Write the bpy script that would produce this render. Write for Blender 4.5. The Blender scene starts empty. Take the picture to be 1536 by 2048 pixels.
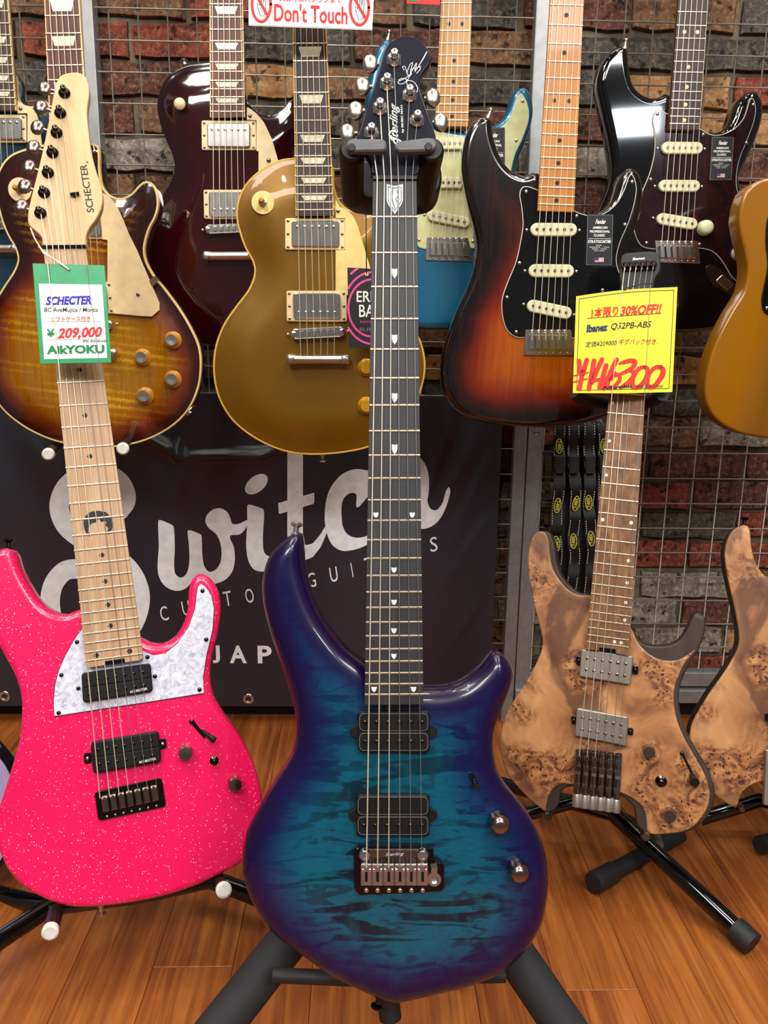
import bpy, math, random
import numpy as np
from mathutils import Vector, Matrix
from mathutils.geometry import delaunay_2d_cdt

random.seed(7)
SC = bpy.context.scene
COL = SC.collection

# ------------------------------------------------------------------ camera
H = 0.80                                   # lens height above the floor
FPX = 1630.0                               # focal length in pixels of a 1536 x 2048 frame
CAM = Vector((0, 0, H))
CR = Vector((0.99957615, -0.02564358, 0.01378155))
CU = Vector((-0.00771792, 0.22303215, 0.97478054))
CF = Vector((0.02807059, 0.97447374, -0.2227397))
cd = bpy.data.cameras.new('camera'); cam = bpy.data.objects.new('camera', cd); COL.objects.link(cam)
cd.sensor_fit = 'VERTICAL'; cd.sensor_height = 24.0; cd.lens = FPX / 2048 * 24.0
cd.clip_start = 0.02
cam.matrix_world = Matrix(((CR.x, CU.x, -CF.x, 0), (CR.y, CU.y, -CF.y, 0), (CR.z, CU.z, -CF.z, H), (0, 0, 0, 1)))
SC.camera = cam

# ------------------------------------------------------------------ world, lights, exposure
SC.view_settings.view_transform = 'Standard'
SC.view_settings.look = 'None'
SC.view_settings.gamma = 1.0
SC.view_settings.use_curve_mapping = False
SC.view_settings.exposure = -0.5
W = bpy.data.worlds.new('shop_ambient'); SC.world = W; W.use_nodes = True
W.node_tree.nodes['Background'].inputs[0].default_value = (0.95, 0.93, 0.92, 1)
W.node_tree.nodes['Background'].inputs[1].default_value = 0.19

def area_light(name, loc, target, size, size_y, power, color=(1, 0.93, 0.84)):
    l = bpy.data.lights.new(name, 'AREA'); l.energy = power; l.color = color
    l.shape = 'RECTANGLE' if size_y else 'DISK'
    l.size = size
    if size_y: l.size_y = size_y
    o = bpy.data.objects.new(name, l); COL.objects.link(o)
    o.location = loc
    o.rotation_euler = (Vector(target) - Vector(loc)).to_track_quat('-Z', 'Y').to_euler()
    return o
# ceiling panels of the shop (out of frame, 2.7 m up) and rows of small downlights
area_light('ceiling_panel_light', (-0.9, 0.2, 2.7), (-0.7, 1.1, 0.6), 0.6, 0.6, 25, (1, 0.95, 0.88))
area_light('ceiling_panel_light', (0.9, 0.0, 2.7), (0.6, 1.1, 0.6), 0.6, 0.6, 24, (1, 0.95, 0.88))
area_light('ceiling_panel_light', (-0.9, -1.6, 2.6), (-0.1, 1.3, 0.5), 1.2, 0.5, 60, (1, 0.97, 0.94))
area_light('ceiling_panel_light', (1.0, -1.7, 2.6), (0.2, 1.3, 0.5), 1.2, 0.5, 60, (1, 0.97, 0.94))
area_light('reflection_light', (1.71, -2.6, 2.36), (0.55, 1.4, 1.25), 0.30, 0.15, 9, (0.86, 0.93, 1))  # unseen light added behind the camera for the black guitar's pale reflection
area_light('added_wall_wash', (-0.3, 1.42, 2.66), (-0.3, 1.5, 0.0), 2.0, 0.08, 14, (1, 0.95, 0.88))  # added strip above the wall, brightens the banner folds and brick tops
for lx, ly, pw in ((-1.0, 0.75, 8), (-0.35, 0.8, 8), (0.3, 0.8, 8), (0.95, 0.75, 8), (-0.7, -0.5, 7), (0.35, -1.1, 7), (0.7, -0.5, 7)):
    area_light('downlight', (lx, ly, 2.6), (lx * 0.9, ly + 0.25, 0.0), 0.11, 0, pw)

# ------------------------------------------------------------------ colour and node helpers
def lin(c):
    return tuple((v / 255 / 12.92) if v / 255 <= 0.04045 else ((v / 255 + 0.055) / 1.055) ** 2.4 for v in c) + (1.0,)

class NT:
    """small node-graph writer around one Principled material"""
    def __init__(s, name, rough=0.5, metal=0.0, coat=0.0, spec=0.5, color=None):
        s.m = bpy.data.materials.new(name); s.m.use_nodes = True
        s.t = s.m.node_tree; s.b = s.t.nodes['Principled BSDF']
        s.b.inputs['Roughness'].default_value = rough
        s.b.inputs['Metallic'].default_value = metal
        s.b.inputs['Coat Weight'].default_value = coat
        s.b.inputs['Coat Roughness'].default_value = 0.04
        s.b.inputs['Specular IOR Level'].default_value = spec
        if color: s.b.inputs['Base Color'].default_value = lin(color)
    def n(s, kind, **kw):
        nd = s.t.nodes.new(kind)
        for k, v in kw.items(): setattr(nd, k, v)
        return nd
    def put(s, sock, v):
        if hasattr(v, 'is_linked') or hasattr(v, 'links'): s.t.links.new(v, sock)
        else: sock.default_value = v
    def coord(s, scale=(1, 1, 1), rot=(0, 0, 0), loc=(0, 0, 0), which='Object'):
        tc = s.n('ShaderNodeTexCoord'); mp = s.n('ShaderNodeMapping')
        s.t.links.new(tc.outputs[which], mp.inputs[0])
        mp.inputs['Scale'].default_value = scale; mp.inputs['Rotation'].default_value = rot; mp.inputs['Location'].default_value = loc
        return mp.outputs[0]
    def noise(s, vec, scale=5, detail=3, rough=0.5, dist=0.0, out='Fac'):
        nd = s.n('ShaderNodeTexNoise'); s.t.links.new(vec, nd.inputs['Vector'])
        nd.inputs['Scale'].default_value = scale; nd.inputs['Detail'].default_value = detail
        nd.inputs['Roughness'].default_value = rough; nd.inputs['Distortion'].default_value = dist
        return nd.outputs[out]
    def voro(s, vec, scale=5, out='Distance', feature='F1'):
        nd = s.n('ShaderNodeTexVoronoi', feature=feature); s.t.links.new(vec, nd.inputs['Vector'])
        nd.inputs['Scale'].default_value = scale
        return nd.outputs[out]
    def wave(s, vec, scale=5, dist=2, detail=2, dscale=1.0, dirn='X'):
        nd = s.n('ShaderNodeTexWave', bands_direction=dirn); s.t.links.new(vec, nd.inputs['Vector'])
        nd.inputs['Scale'].default_value = scale; nd.inputs['Distortion'].default_value = dist
        nd.inputs['Detail'].default_value = detail; nd.inputs['Detail Scale'].default_value = dscale
        return nd.outputs['Fac']
    def ramp(s, fac, stops, interp='LINEAR'):
        nd = s.n('ShaderNodeValToRGB'); nd.color_ramp.interpolation = interp
        e = nd.color_ramp.elements
        while len(e) < len(stops): e.new(0.5)
        for el, (p, c) in zip(e, stops):
            el.position = p; el.color = lin(c) if len(c) == 3 else c
        s.put(nd.inputs[0], fac); return nd.outputs[0]
    def gray(s, fac, a, b):
        """map fac from a..b to 0..1, clamped"""
        nd = s.n('ShaderNodeMapRange'); s.put(nd.inputs[0], fac)
        nd.inputs[1].default_value = a; nd.inputs[2].default_value = b
        return nd.outputs[0]
    def math(s, op, a, b=0.0):
        nd = s.n('ShaderNodeMath', operation=op); s.put(nd.inputs[0], a); s.put(nd.inputs[1], b)
        return nd.outputs[0]
    def mix(s, fac, a, b, mode='MIX'):
        nd = s.n('ShaderNodeMix', data_type='RGBA', blend_type=mode)
        s.put(nd.inputs[0], fac)
        s.put(nd.inputs[6], lin(a) if isinstance(a, tuple) and len(a) == 3 else a)
        s.put(nd.inputs[7], lin(b) if isinstance(b, tuple) and len(b) == 3 else b)
        return nd.outputs[2]
    def attr(s, name):
        nd = s.n('ShaderNodeAttribute', attribute_name=name); return nd.outputs['Fac']
    def rnd(s):
        return s.n('ShaderNodeObjectInfo').outputs['Random']
    def col(s, c): s.put(s.b.inputs['Base Color'], c); return s
    def rough(s, v): s.put(s.b.inputs['Roughness'], v); return s
    def bump(s, h, strength=0.3, dist=0.001):
        nd = s.n('ShaderNodeBump'); nd.inputs['Strength'].default_value = strength; nd.inputs['Distance'].default_value = dist
        s.put(nd.inputs['Height'], h); s.t.links.new(nd.outputs[0], s.b.inputs['Normal']); return s

def flat(name, color, rough=0.5, metal=0.0, coat=0.0, spec=0.5):
    """plain paint or plastic with a faint procedural unevenness"""
    g = NT(name, rough, metal, coat, spec)
    f = g.noise(g.coord(), 60, 2)
    g.col(g.mix(g.gray(f, 0.3, 0.7), tuple(min(255, int(v * 0.95)) for v in color), tuple(min(255, int(v * 1.04)) for v in color)))
    return g.m

# ------------------------------------------------------------------ materials
MT = {}
MT['chrome'] = flat('chrome', (225, 223, 218), 0.2, 1.0)
MT['nickel'] = flat('nickel', (205, 196, 180), 0.28, 1.0)
MT['smoked'] = flat('smoked_chrome', (150, 134, 127), 0.22, 1.0)
MT['black_chrome'] = flat('black_chrome', (70, 62, 60), 0.14, 1.0)
MT['aged_metal'] = flat('aged_nickel_cover', (178, 172, 160), 0.36, 0.85)
MT['fret'] = flat('fret_wire', (190, 180, 160), 0.36, 1.0)
MT['string'] = flat('string_steel', (214, 204, 180), 0.36, 0.45)
MT['string_dim'] = flat('string_plain_steel', (140, 138, 134), 0.36, 0.6)
MT['black'] = flat('black_plastic', (17, 17, 19), 0.45, 0, 0, 0.35)
MT['gloss_black'] = flat('gloss_black_plastic', (10, 10, 12), 0.08, 0, 0.4)
MT['matte_black'] = flat('matte_black_rubber', (30, 30, 32), 0.62)
MT['dark_grey'] = flat('dark_grey_pad', (92, 95, 98), 0.5)
MT['foam'] = flat('black_foam_sleeve', (44, 45, 47), 0.72, 0, 0, 0.3)
MT['white_plastic'] = flat('white_rubber', (232, 232, 226), 0.4)
MT['cream'] = flat('cream_plastic', (232, 208, 158), 0.34)
MT['cream2'] = flat('aged_cream_plastic', (230, 206, 130), 0.32)
MT['mint'] = flat('mint_plastic', (206, 208, 152), 0.3)
MT['aged_white'] = flat('aged_white_plastic', (222, 218, 176), 0.3)
MT['black_guard'] = flat('black_guard', (14, 15, 17), 0.1, 0, 0.3)
MT['binding'] = flat('cream_binding', (226, 196, 130), 0.3)
MT['gold_binding'] = flat('amber_binding', (212, 168, 66), 0.3)
MT['white_edge'] = flat('white_ply_edge', (205, 200, 185), 0.4)
MT['pearl'] = None
MT['alu'] = flat('brushed_aluminium', (150, 151, 152), 0.45, 0.55)
MT['wire'] = flat('zinc_wire', (172, 166, 152), 0.38, 0.55)
MT['white'] = flat('white_print', (236, 236, 232), 0.5)
MT['black_ink'] = flat('black_ink', (22, 22, 26), 0.6)
MT['red_ink'] = flat('red_ink', (222, 36, 32), 0.6)
MT['orange_ink'] = flat('orange_ink', (222, 92, 36), 0.6)
MT['brownred_ink'] = flat('brown_red_ink', (168, 62, 24), 0.6)
MT['blue_ink'] = flat('blue_ink', (52, 40, 176), 0.6)
MT['navy_ink'] = flat('navy_ink', (38, 36, 92), 0.6)
MT['green_ink'] = flat('green_ink', (22, 128, 72), 0.6)
MT['grey_ink'] = flat('grey_ink', (120, 124, 122), 0.6)
MT['green_card'] = flat('green_card', (18, 152, 92), 0.35)
MT['white_card'] = flat('white_card', (240, 243, 240), 0.4)
MT['yellow_card'] = flat('yellow_card', (246, 236, 40), 0.4)
MT['pink_ink'] = flat('pink_ink', (232, 72, 150), 0.5)
MT['yellow_ink'] = flat('yellow_thread', (206, 196, 52), 0.6)
MT['cord_white'] = flat('white_cord', (222, 216, 204), 0.7)
MT['flag_red'] = flat('flag_red', (170, 52, 52), 0.6)
MT['flag_blue'] = flat('flag_blue', (48, 60, 120), 0.6)
MT['amber_knob'] = flat('amber_knob', (196, 132, 46), 0.25, 0, 0.4)
MT['gold_knob'] = flat('gold_knob', (206, 150, 30), 0.25, 0.3, 0.4)
MT['silver_cap'] = flat('silver_knob_cap', (196, 196, 192), 0.3, 0.9)
MT['amber_tip'] = flat('amber_switch_tip', (200, 128, 36), 0.3)
MT['silver_print'] = flat('silver_print', (205, 215, 232), 0.4)
MT['maroon_rubber'] = flat('dark_brown_rubber', (48, 26, 26), 0.4)
MT['bronze_rubber'] = flat('dark_bronze_tube', (66, 50, 34), 0.3, 0.3)

def wood(name, c1, c2, c3, rough=0.4, coat=0.0, sx=220, sy=9, fig=None):
    g = NT(name, rough, 0, coat)
    f = g.noise(g.coord((sx, sy, sx)), 1.0, 4, 0.6)
    c = g.ramp(f, [(0.3, c1), (0.52, c2), (0.72, c3)])
    big = g.noise(g.coord((14, 5, 14)), 1.0, 2)
    c = g.mix(g.gray(big, 0.35, 0.75), c, c1, 'MIX') if fig is None else c
    g.col(c); return g.m
MT['rosewood'] = wood('rosewood', (52, 30, 22), (80, 47, 33), (112, 68, 46), 0.5)
MT['dark_rosewood'] = wood('dark_rosewood', (36, 25, 22), (58, 39, 32), (76, 52, 42), 0.5)
MT['red_rosewood'] = wood('red_rosewood', (72, 34, 24), (104, 56, 36), (134, 78, 50), 0.5)
MT['ebony'] = wood('ebony', (30, 31, 34), (42, 44, 47), (56, 58, 62), 0.5)
MT['maple_amber'] = wood('amber_maple', (170, 102, 4), (190, 120, 10), (204, 138, 20), 0.36, 0.2)
MT['maple_amber2'] = wood('yellow_maple', (160, 104, 12), (180, 124, 20), (194, 140, 34), 0.42, 0.1)
MT['maple_pale'] = wood('pale_maple', (170, 132, 92), (188, 150, 112), (200, 168, 132), 0.5, 0, 220, 9, 1)
MT['maple_head'] = wood('pale_maple_headstock', (200, 164, 112), (214, 180, 130), (222, 194, 150), 0.42, 0.1, 60, 7)
MT['mahogany'] = wood('mahogany_neck', (70, 34, 20), (96, 50, 28), (120, 68, 38), 0.35, 0.3)
MT['roasted'] = wood('roasted_maple', (90, 56, 26), (124, 82, 42), (152, 106, 60), 0.5, 0, 150, 50, 1)
MT['dark_side'] = wood('dark_stained_side', (40, 30, 25), (54, 42, 35), (66, 52, 43), 0.55, 0, 60, 8)
MT['natural_side'] = wood('natural_side', (112, 76, 34), (138, 96, 46), (158, 114, 58), 0.3, 0.5, 60, 6)

def burst(name, stops, width, rough=0.18, coat=1.0, figure=None, metal=0.0, wob=0.006, upper=None):
    """lacquer that fades from the centre to the rim (the sprayed burst) with an optional wood figure"""
    g = NT(name, rough, metal, coat)
    e = g.attr('edge')
    w = g.noise(g.coord((1, 1, 1)), 16, 2)
    e = g.math('ADD', e, g.math('MULTIPLY', g.math('SUBTRACT', w, 0.5), wob * 4))
    if upper:                                   # the spray reaches further in on the upper bout
        tcx = g.n('ShaderNodeTexCoord'); sx = g.n('ShaderNodeSeparateXYZ'); g.t.links.new(tcx.outputs['Object'], sx.inputs[0])
        k = g.gray(sx.outputs[1], upper[0], upper[1]); e = g.math('MULTIPLY', e, g.math('SUBTRACT', 1.0, g.math('MULTIPLY', k, upper[2])))
    c = g.ramp(g.gray(e, 0.0, width), stops)
    if figure: c = figure(g, c)
    g.col(c); return g
def flame(amount, sx=5, sy=60):
    def f(g, c):
        n = g.math('MULTIPLY', g.wave(g.coord((1, 1, 1), (0, 0, 0.12)), 26, 2.6, 2, 9, 'Y'), g.gray(g.noise(g.coord((sx, sy * .3, sx)), 1.0, 2), 0.35, 0.6))
        n2 = g.noise(g.coord((260, 14, 260)), 1.0, 2)
        c = g.mix(g.math('MULTIPLY', g.math('MULTIPLY', g.gray(n, 0.35, 0.95), amount), g.gray(g.attr('edge'), 0.015, 0.06)), c, (226, 176, 26), 'MIX')
        return g.mix(g.math('MULTIPLY', g.gray(n2, 0.5, 0.75), 0.35), c, (70, 34, 6))
    return f
MT['lp_burst'] = burst('tobacco_burst', [(0.0, (32, 6, 6)), (0.14, (58, 12, 5)), (0.32, (116, 44, 5)), (0.55, (152, 92, 6)), (1.0, (160, 108, 6))], 0.082, figure=flame(0.55, 4, 70), upper=(0.20, 0.34, 0.72)).m
def straight_grain(g, c):
    n = g.noise(g.coord((150, 7, 150)), 1.0, 3)
    return g.mix(g.math('MULTIPLY', g.gray(n, 0.45, 0.7), 0.3), c, (60, 22, 6))
MT['strat_burst'] = burst('three_tone_burst', [(0.0, (8, 4, 5)), (0.13, (10, 4, 5)), (0.24, (58, 10, 6)), (0.40, (128, 34, 8)), (0.62, (170, 78, 14)), (1.0, (178, 92, 18))], 0.125, figure=straight_grain, upper=(0.16, 0.30, 0.5)).m
MT['wine'] = burst('wine_red', [(0.0, (30, 2, 8)), (0.4, (46, 4, 11)), (1.0, (54, 6, 13))], 0.12, 0.08).m
g = burst('gold_top', [(0.0, (116, 78, 1)), (0.3, (122, 84, 1)), (1.0, (124, 86, 2))], 0.1, 0.36, 0.4, metal=0.4)
MT['gold'] = g.m
MT['strat_black'] = burst('black_lacquer', [(0.0, (5, 6, 8)), (1.0, (7, 9, 12))], 0.1, 0.04).m
MT['lake_blue'] = burst('lake_blue_metallic', [(0.0, (20, 96, 128)), (0.25, (26, 108, 140)), (1.0, (24, 100, 134))], 0.1, 0.3, 0.8, metal=0.3).m
MT['dark_blue'] = burst('dark_blue', [(0.0, (22, 50, 66)), (1.0, (26, 60, 80))], 0.1).m
MT['butterscotch'] = burst('butterscotch', [(0.0, (146, 94, 6)), (1.0, (158, 104, 8))], 0.1, 0.22, 0.5, figure=lambda g, c: g.mix(g.math('MULTIPLY', g.gray(g.noise(g.coord((26, 3, 26)), 1.0, 3), 0.4, 0.7), 0.35), c, (150, 92, 12))).m
MT['lilac'] = flat('lilac_lacquer', (178, 160, 205), 0.25, 0, 0.8)

g = NT('pink_sparkle', 0.3, 0, 0.5)
v = g.coord()
cell = g.voro(v, 420); near = g.noise(v, 9, 2)
pick = g.voro(v, 420, 'Color')
sep = g.n('ShaderNodeSeparateColor'); g.t.links.new(pick, sep.inputs[0])
spark = g.math('MULTIPLY', g.gray(cell, 0.34, 0.22), g.gray(sep.outputs[0], 0.76, 0.82))
spark = g.math('MULTIPLY', spark, g.gray(near, 0.30, 0.44))
c = g.mix(g.gray(near, 0.3, 0.7), (240, 12, 88), (248, 18, 96))
c = g.mix(spark, c, g.ramp(sep.outputs[1], [(0.0, (255, 170, 190)), (0.6, (255, 205, 190)), (0.8, (235, 30, 220)), (1.0, (255, 215, 205))]))
g.col(c); MT['pink'] = g.m

g = NT('blue_quilt', 0.3, 0, 0.55, 0.3)
e = g.attr('edge')
v = g.coord((9, 40, 9)); q = g.noise(v, 1.0, 4, 0.55, 1.3)
q2 = g.noise(g.coord((20, 62, 20), loc=(3, 1, 0)), 1.0, 3, 0.5, 1.6)
sh = g.noise(g.coord((120, 300, 120)), 1.0, 3, 0.6)
fig = g.mix(g.gray(q, 0.475, 0.425), g.mix(sh, (0, 58, 82), (0, 94, 118)), (0, 26, 42))
fig = g.mix(g.math('MULTIPLY', g.gray(q2, 0.44, 0.39), 0.65), fig, (0, 22, 38))
fig = g.mix(g.math('MULTIPLY', g.gray(g.noise(g.coord((60, 26, 60)), 1.0, 3), 0.5, 0.7), 0.4), fig, (0, 90, 102))
wv = g.noise(g.coord(), 13, 2)
ee = g.math('ADD', e, g.math('MULTIPLY', g.math('SUBTRACT', wv, 0.5), 0.03))
fade = g.gray(ee, 0.012, 0.062)
nd = fade.node; nd.interpolation_type = 'SMOOTHSTEP'
rim = g.ramp(g.gray(ee, 0.0, 0.05), [(0.0, (22, 4, 40)), (0.4, (13, 2, 62)), (0.75, (5, 5, 78)), (1.0, (0, 22, 86))])
fig = g.mix(g.math('MULTIPLY', g.gray(g.noise(g.coord((5, 5, 5), loc=(1, 7, 0)), 1.0, 2), 0.45, 0.65), 0.35), fig, (0, 92, 112))
c = g.mix(fade, rim, fig)
g.col(c); g.bump(q, 0.02, 0.002); MT['quilt'] = g.m

g = NT('poplar_burl', 0.42, 0, 0.1)
v = g.coord()
big = g.noise(v, 7, 4, 0.55, 1.2); swirl = g.noise(g.coord((1, 1, 1), loc=(2, 3, 0)), 34, 6, 0.66, 2.6)
c = g.ramp(swirl, [(0.28, (66, 38, 24)), (0.42, (116, 70, 42)), (0.54, (168, 112, 66)), (0.72, (206, 152, 96))])
smooth = g.ramp(g.noise(g.coord((1, .7, 1), loc=(4, 9, 2)), 13, 5, 0.6, 1.0), [(0.32, (120, 74, 46)), (0.5, (176, 122, 76)), (0.68, (206, 154, 102))])
area = g.noise(g.coord(loc=(5, 2, 1)), 10, 2)
c = g.mix(g.gray(area, 0.44, 0.52), smooth, c)
c = g.mix(g.math('MULTIPLY', g.gray(big, 0.515, 0.565), 0.78), c, (80, 45, 33), 'MIX')
wv = g.n('ShaderNodeVectorMath', operation='ADD'); g.t.links.new(v, wv.inputs[0])
nc = g.noise(v, 40, 2, out='Color'); sc = g.n('ShaderNodeVectorMath', operation='SCALE'); g.t.links.new(nc, sc.inputs[0]); sc.inputs['Scale'].default_value = 0.02
g.t.links.new(sc.outputs[0], wv.inputs[1])
dots = g.voro(wv.outputs[0], 170)
zone = area
knot = g.math('MULTIPLY', g.gray(dots, 0.36, 0.24), g.gray(zone, 0.47, 0.54))
c = g.mix(knot, c, (64, 34, 24))
e = g.attr('edge'); c = g.mix(g.math('MULTIPLY', g.gray(e, 0.010, 0.0), 0.22), c, (214, 160, 104))
g.col(c); g.bump(swirl, 0.05, 0.001); MT['burl'] = g.m

g = NT('white_pearloid', 0.25, 0, 0.5)
pc = g.voro(g.coord((1, 1, 1)), 190, 'Color'); sp = g.n('ShaderNodeSeparateColor'); g.t.links.new(pc, sp.inputs[0])
n = g.noise(g.coord(), 120, 3, 0.6, 1.5)
c = g.mix(sp.outputs[0], (176, 182, 204), (226, 230, 244)); c = g.mix(g.gray(n, 0.4, 0.7), c, (238, 240, 250))
g.col(c); MT['pearloid'] = g.m
g = NT('inlay_pearl', 0.2, 0, 0.4)
n = g.noise(g.coord((60, 200, 60)), 1, 3, 0.6, 2)
g.col(g.ramp(n, [(0.3, (196, 192, 160)), (0.55, (232, 226, 200)), (0.75, (214, 214, 190))])); MT['pearl'] = g.m
g = NT('blue_white_pearl', 0.2, 0, 0.4)
n = g.noise(g.coord((90, 90, 90)), 1, 3, 0.6, 2)
g.col(g.ramp(n, [(0.3, (170, 190, 205)), (0.55, (226, 236, 242)), (0.75, (245, 246, 240))])); MT['shield_pearl'] = g.m
g = NT('tortoise_guard', 0.1, 0, 0.4)
n = g.noise(g.coord(), 30, 3, 0.6, 1.5)
g.col(g.ramp(n, [(0.35, (24, 12, 16)), (0.6, (40, 16, 20)), (0.75, (64, 22, 24))])); MT['tortoise'] = g.m
g = NT('headstock_blue', 0.5, 0, 0.35, 0.15)
e = g.attr('edge')
g.col(g.ramp(g.gray(e, 0.0, 0.032), [(0.0, (6, 3, 30)), (0.4, (2, 3, 28)), (1.0, (0, 16, 22))])); MT['head_blue'] = g.m

# setting materials
g = NT('laminate_plank', 0.42, 0, 0.0, 0.35)
r = g.rnd(); tc = g.n('ShaderNodeTexCoord')
off = g.n('ShaderNodeCombineXYZ'); g.put(off.inputs[0], g.math('MULTIPLY', r, 37.0)); g.put(off.inputs[1], g.math('MULTIPLY', r, 11.0))
va = g.n('ShaderNodeVectorMath', operation='ADD'); g.t.links.new(tc.outputs['Object'], va.inputs[0]); g.t.links.new(off.outputs[0], va.inputs[1])
mp = g.n('ShaderNodeMapping'); g.t.links.new(va.outputs[0], mp.inputs[0]); mp.inputs['Scale'].default_value = (62, 3.2, 62)
n1 = g.noise(mp.outputs[0], 1.0, 5, 0.62, 0.5)
mp2 = g.n('ShaderNodeMapping'); g.t.links.new(va.outputs[0], mp2.inputs[0]); mp2.inputs['Scale'].default_value = (230, 6, 230)
n2 = g.noise(mp2.outputs[0], 1.0, 3, 0.6)
mp3 = g.n('ShaderNodeMapping'); g.t.links.new(va.outputs[0], mp3.inputs[0]); mp3.inputs['Scale'].default_value = (13, 2.6, 13)
n3 = g.noise(mp3.outputs[0], 1.0, 2, 0.5, 0.8)
c = g.ramp(n1, [(0.28, (98, 46, 16)), (0.45, (140, 74, 30)), (0.58, (168, 98, 42)), (0.76, (190, 118, 58))])
c = g.mix(g.math('MULTIPLY', g.gray(n2, 0.52, 0.68), 0.55), c, (82, 36, 12))
c = g.mix(g.math('MULTIPLY', g.gray(n3, 0.35, 0.7), 0.35), c, (190, 112, 52))
c = g.mix(g.math('MULTIPLY', r, 0.18), c, (120, 58, 24))
g.col(c); g.bump(n2, 0.06, 0.0006); MT['plank'] = g.m
MT['groove'] = flat('dark_groove', (40, 24, 16), 0.8)

def brickmat(name, c1, c2, c3, fleck):
    g = NT(name, 0.78, 0, 0, 0.3)
    r = g.rnd(); tc = g.n('ShaderNodeTexCoord')
    off = g.n('ShaderNodeCombineXYZ'); g.put(off.inputs[0], g.math('MULTIPLY', r, 53.0)); g.put(off.inputs[2], g.math('MULTIPLY', r, 29.0))
    va = g.n('ShaderNodeVectorMath', operation='ADD'); g.t.links.new(tc.outputs['Object'], va.inputs[0]); g.t.links.new(off.outputs[0], va.inputs[1])
    big = g.noise(va.outputs[0], 17, 4, 0.6, 0.8); fine = g.noise(va.outputs[0], 120, 5, 0.72, 0.6)
    pit = g.noise(va.outputs[0], 62, 2, 0.5)
    c = g.ramp(big, [(0.34, c1), (0.5, c2), (0.66, c3)])
    c = g.mix(g.math('MULTIPLY', g.gray(fine, 0.5, 0.62), 0.62), c, fleck)
    c = g.mix(g.math('MULTIPLY', g.gray(pit, 0.41, 0.33), 0.85), c, (26, 21, 19))
    e = g.attr('edge'); c = g.mix(g.math('MULTIPLY', g.gray(g.math('ADD', e, g.math('MULTIPLY', fine, 0.5)), 0.62, 0.25), 0.65), c, (52, 42, 36))
    g.col(c); g.bump(g.math('ADD', fine, pit), 0.7, 0.003); return g.m
BR = [brickmat('brick_red', (116, 50, 36), (140, 66, 46), (84, 44, 36), (176, 118, 92)),
      brickmat('brick_dark_red', (76, 46, 38), (104, 62, 48), (58, 42, 36), (156, 116, 94)),
      brickmat('brick_tan', (158, 112, 70), (180, 134, 86), (110, 80, 56), (206, 172, 126)),
      brickmat('brick_charcoal', (56, 56, 56), (78, 76, 72), (46, 42, 40), (138, 120, 96)),
      brickmat('brick_whitewashed', (150, 142, 126), (116, 106, 92), (176, 168, 154), (200, 194, 180)),
      brickmat('brick_brown', (98, 68, 50), (126, 90, 64), (66, 50, 40), (172, 138, 102))]
g = NT('mortar', 0.9, 0, 0, 0.2)
n = g.noise(g.coord(), 90, 4); n2 = g.noise(g.coord(), 7, 3)
g.col(g.mix(g.gray(n2, 0.35, 0.65), g.mix(n, (104, 94, 76), (152, 140, 114)), (78, 68, 56))); g.bump(n, 0.4, 0.002); MT['mortar'] = g.m
g = NT('banner_vinyl', 0.34, 0, 0, 0.6)
n = g.noise(g.coord(), 3, 2)
g.col(g.mix(n, (38, 38, 46), (48, 47, 55))); MT['vinyl'] = g.m
MT['vinyl_white'] = flat('banner_white_print', (244, 248, 250), 0.4)
MT['strap'] = flat('black_webbing', (9, 9, 11), 0.6)

# ------------------------------------------------------------------ geometry helpers
def ray(x, y): return CF + CR * ((x - 768.0) / FPX) - CU * ((y - 1024.0) / FPX)
def at_y(x, y, Y):
    r = ray(x, y); return CAM + r * (Y / r.y)

def link(name, me, parent=None, mat=None):
    o = bpy.data.objects.new(name, me); COL.objects.link(o)
    if parent is not None: o.parent = parent
    if mat is not None and me is not None and not me.materials: me.materials.append(mat)
    return o
def meshdata(name, vs, fs, smooth=False):
    me = bpy.data.meshes.new(name); me.from_pydata([tuple(v) for v in vs], [], fs); me.update()
    if smooth: me.polygons.foreach_set('use_smooth', [True] * len(me.polygons))
    return me
def mk(name, vs, fs, mat, parent=None, smooth=False):
    return link(name, meshdata(name, vs, fs, smooth), parent, mat)
def sharp(me, deg=40):
    try: me.set_sharp_from_angle(angle=math.radians(deg))
    except Exception: pass
def tag(o, label=None, cat=None, group=None, kind=None):
    if label: o['label'] = label
    if cat: o['category'] = cat
    if group: o['group'] = group
    if kind: o['kind'] = kind
    return o
def empty(name, loc=(0, 0, 0), label=None, cat=None, group=None):
    o = bpy.data.objects.new(name, None); COL.objects.link(o); o.location = loc; o.empty_display_size = 0.05
    return tag(o, label, cat, group)

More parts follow.
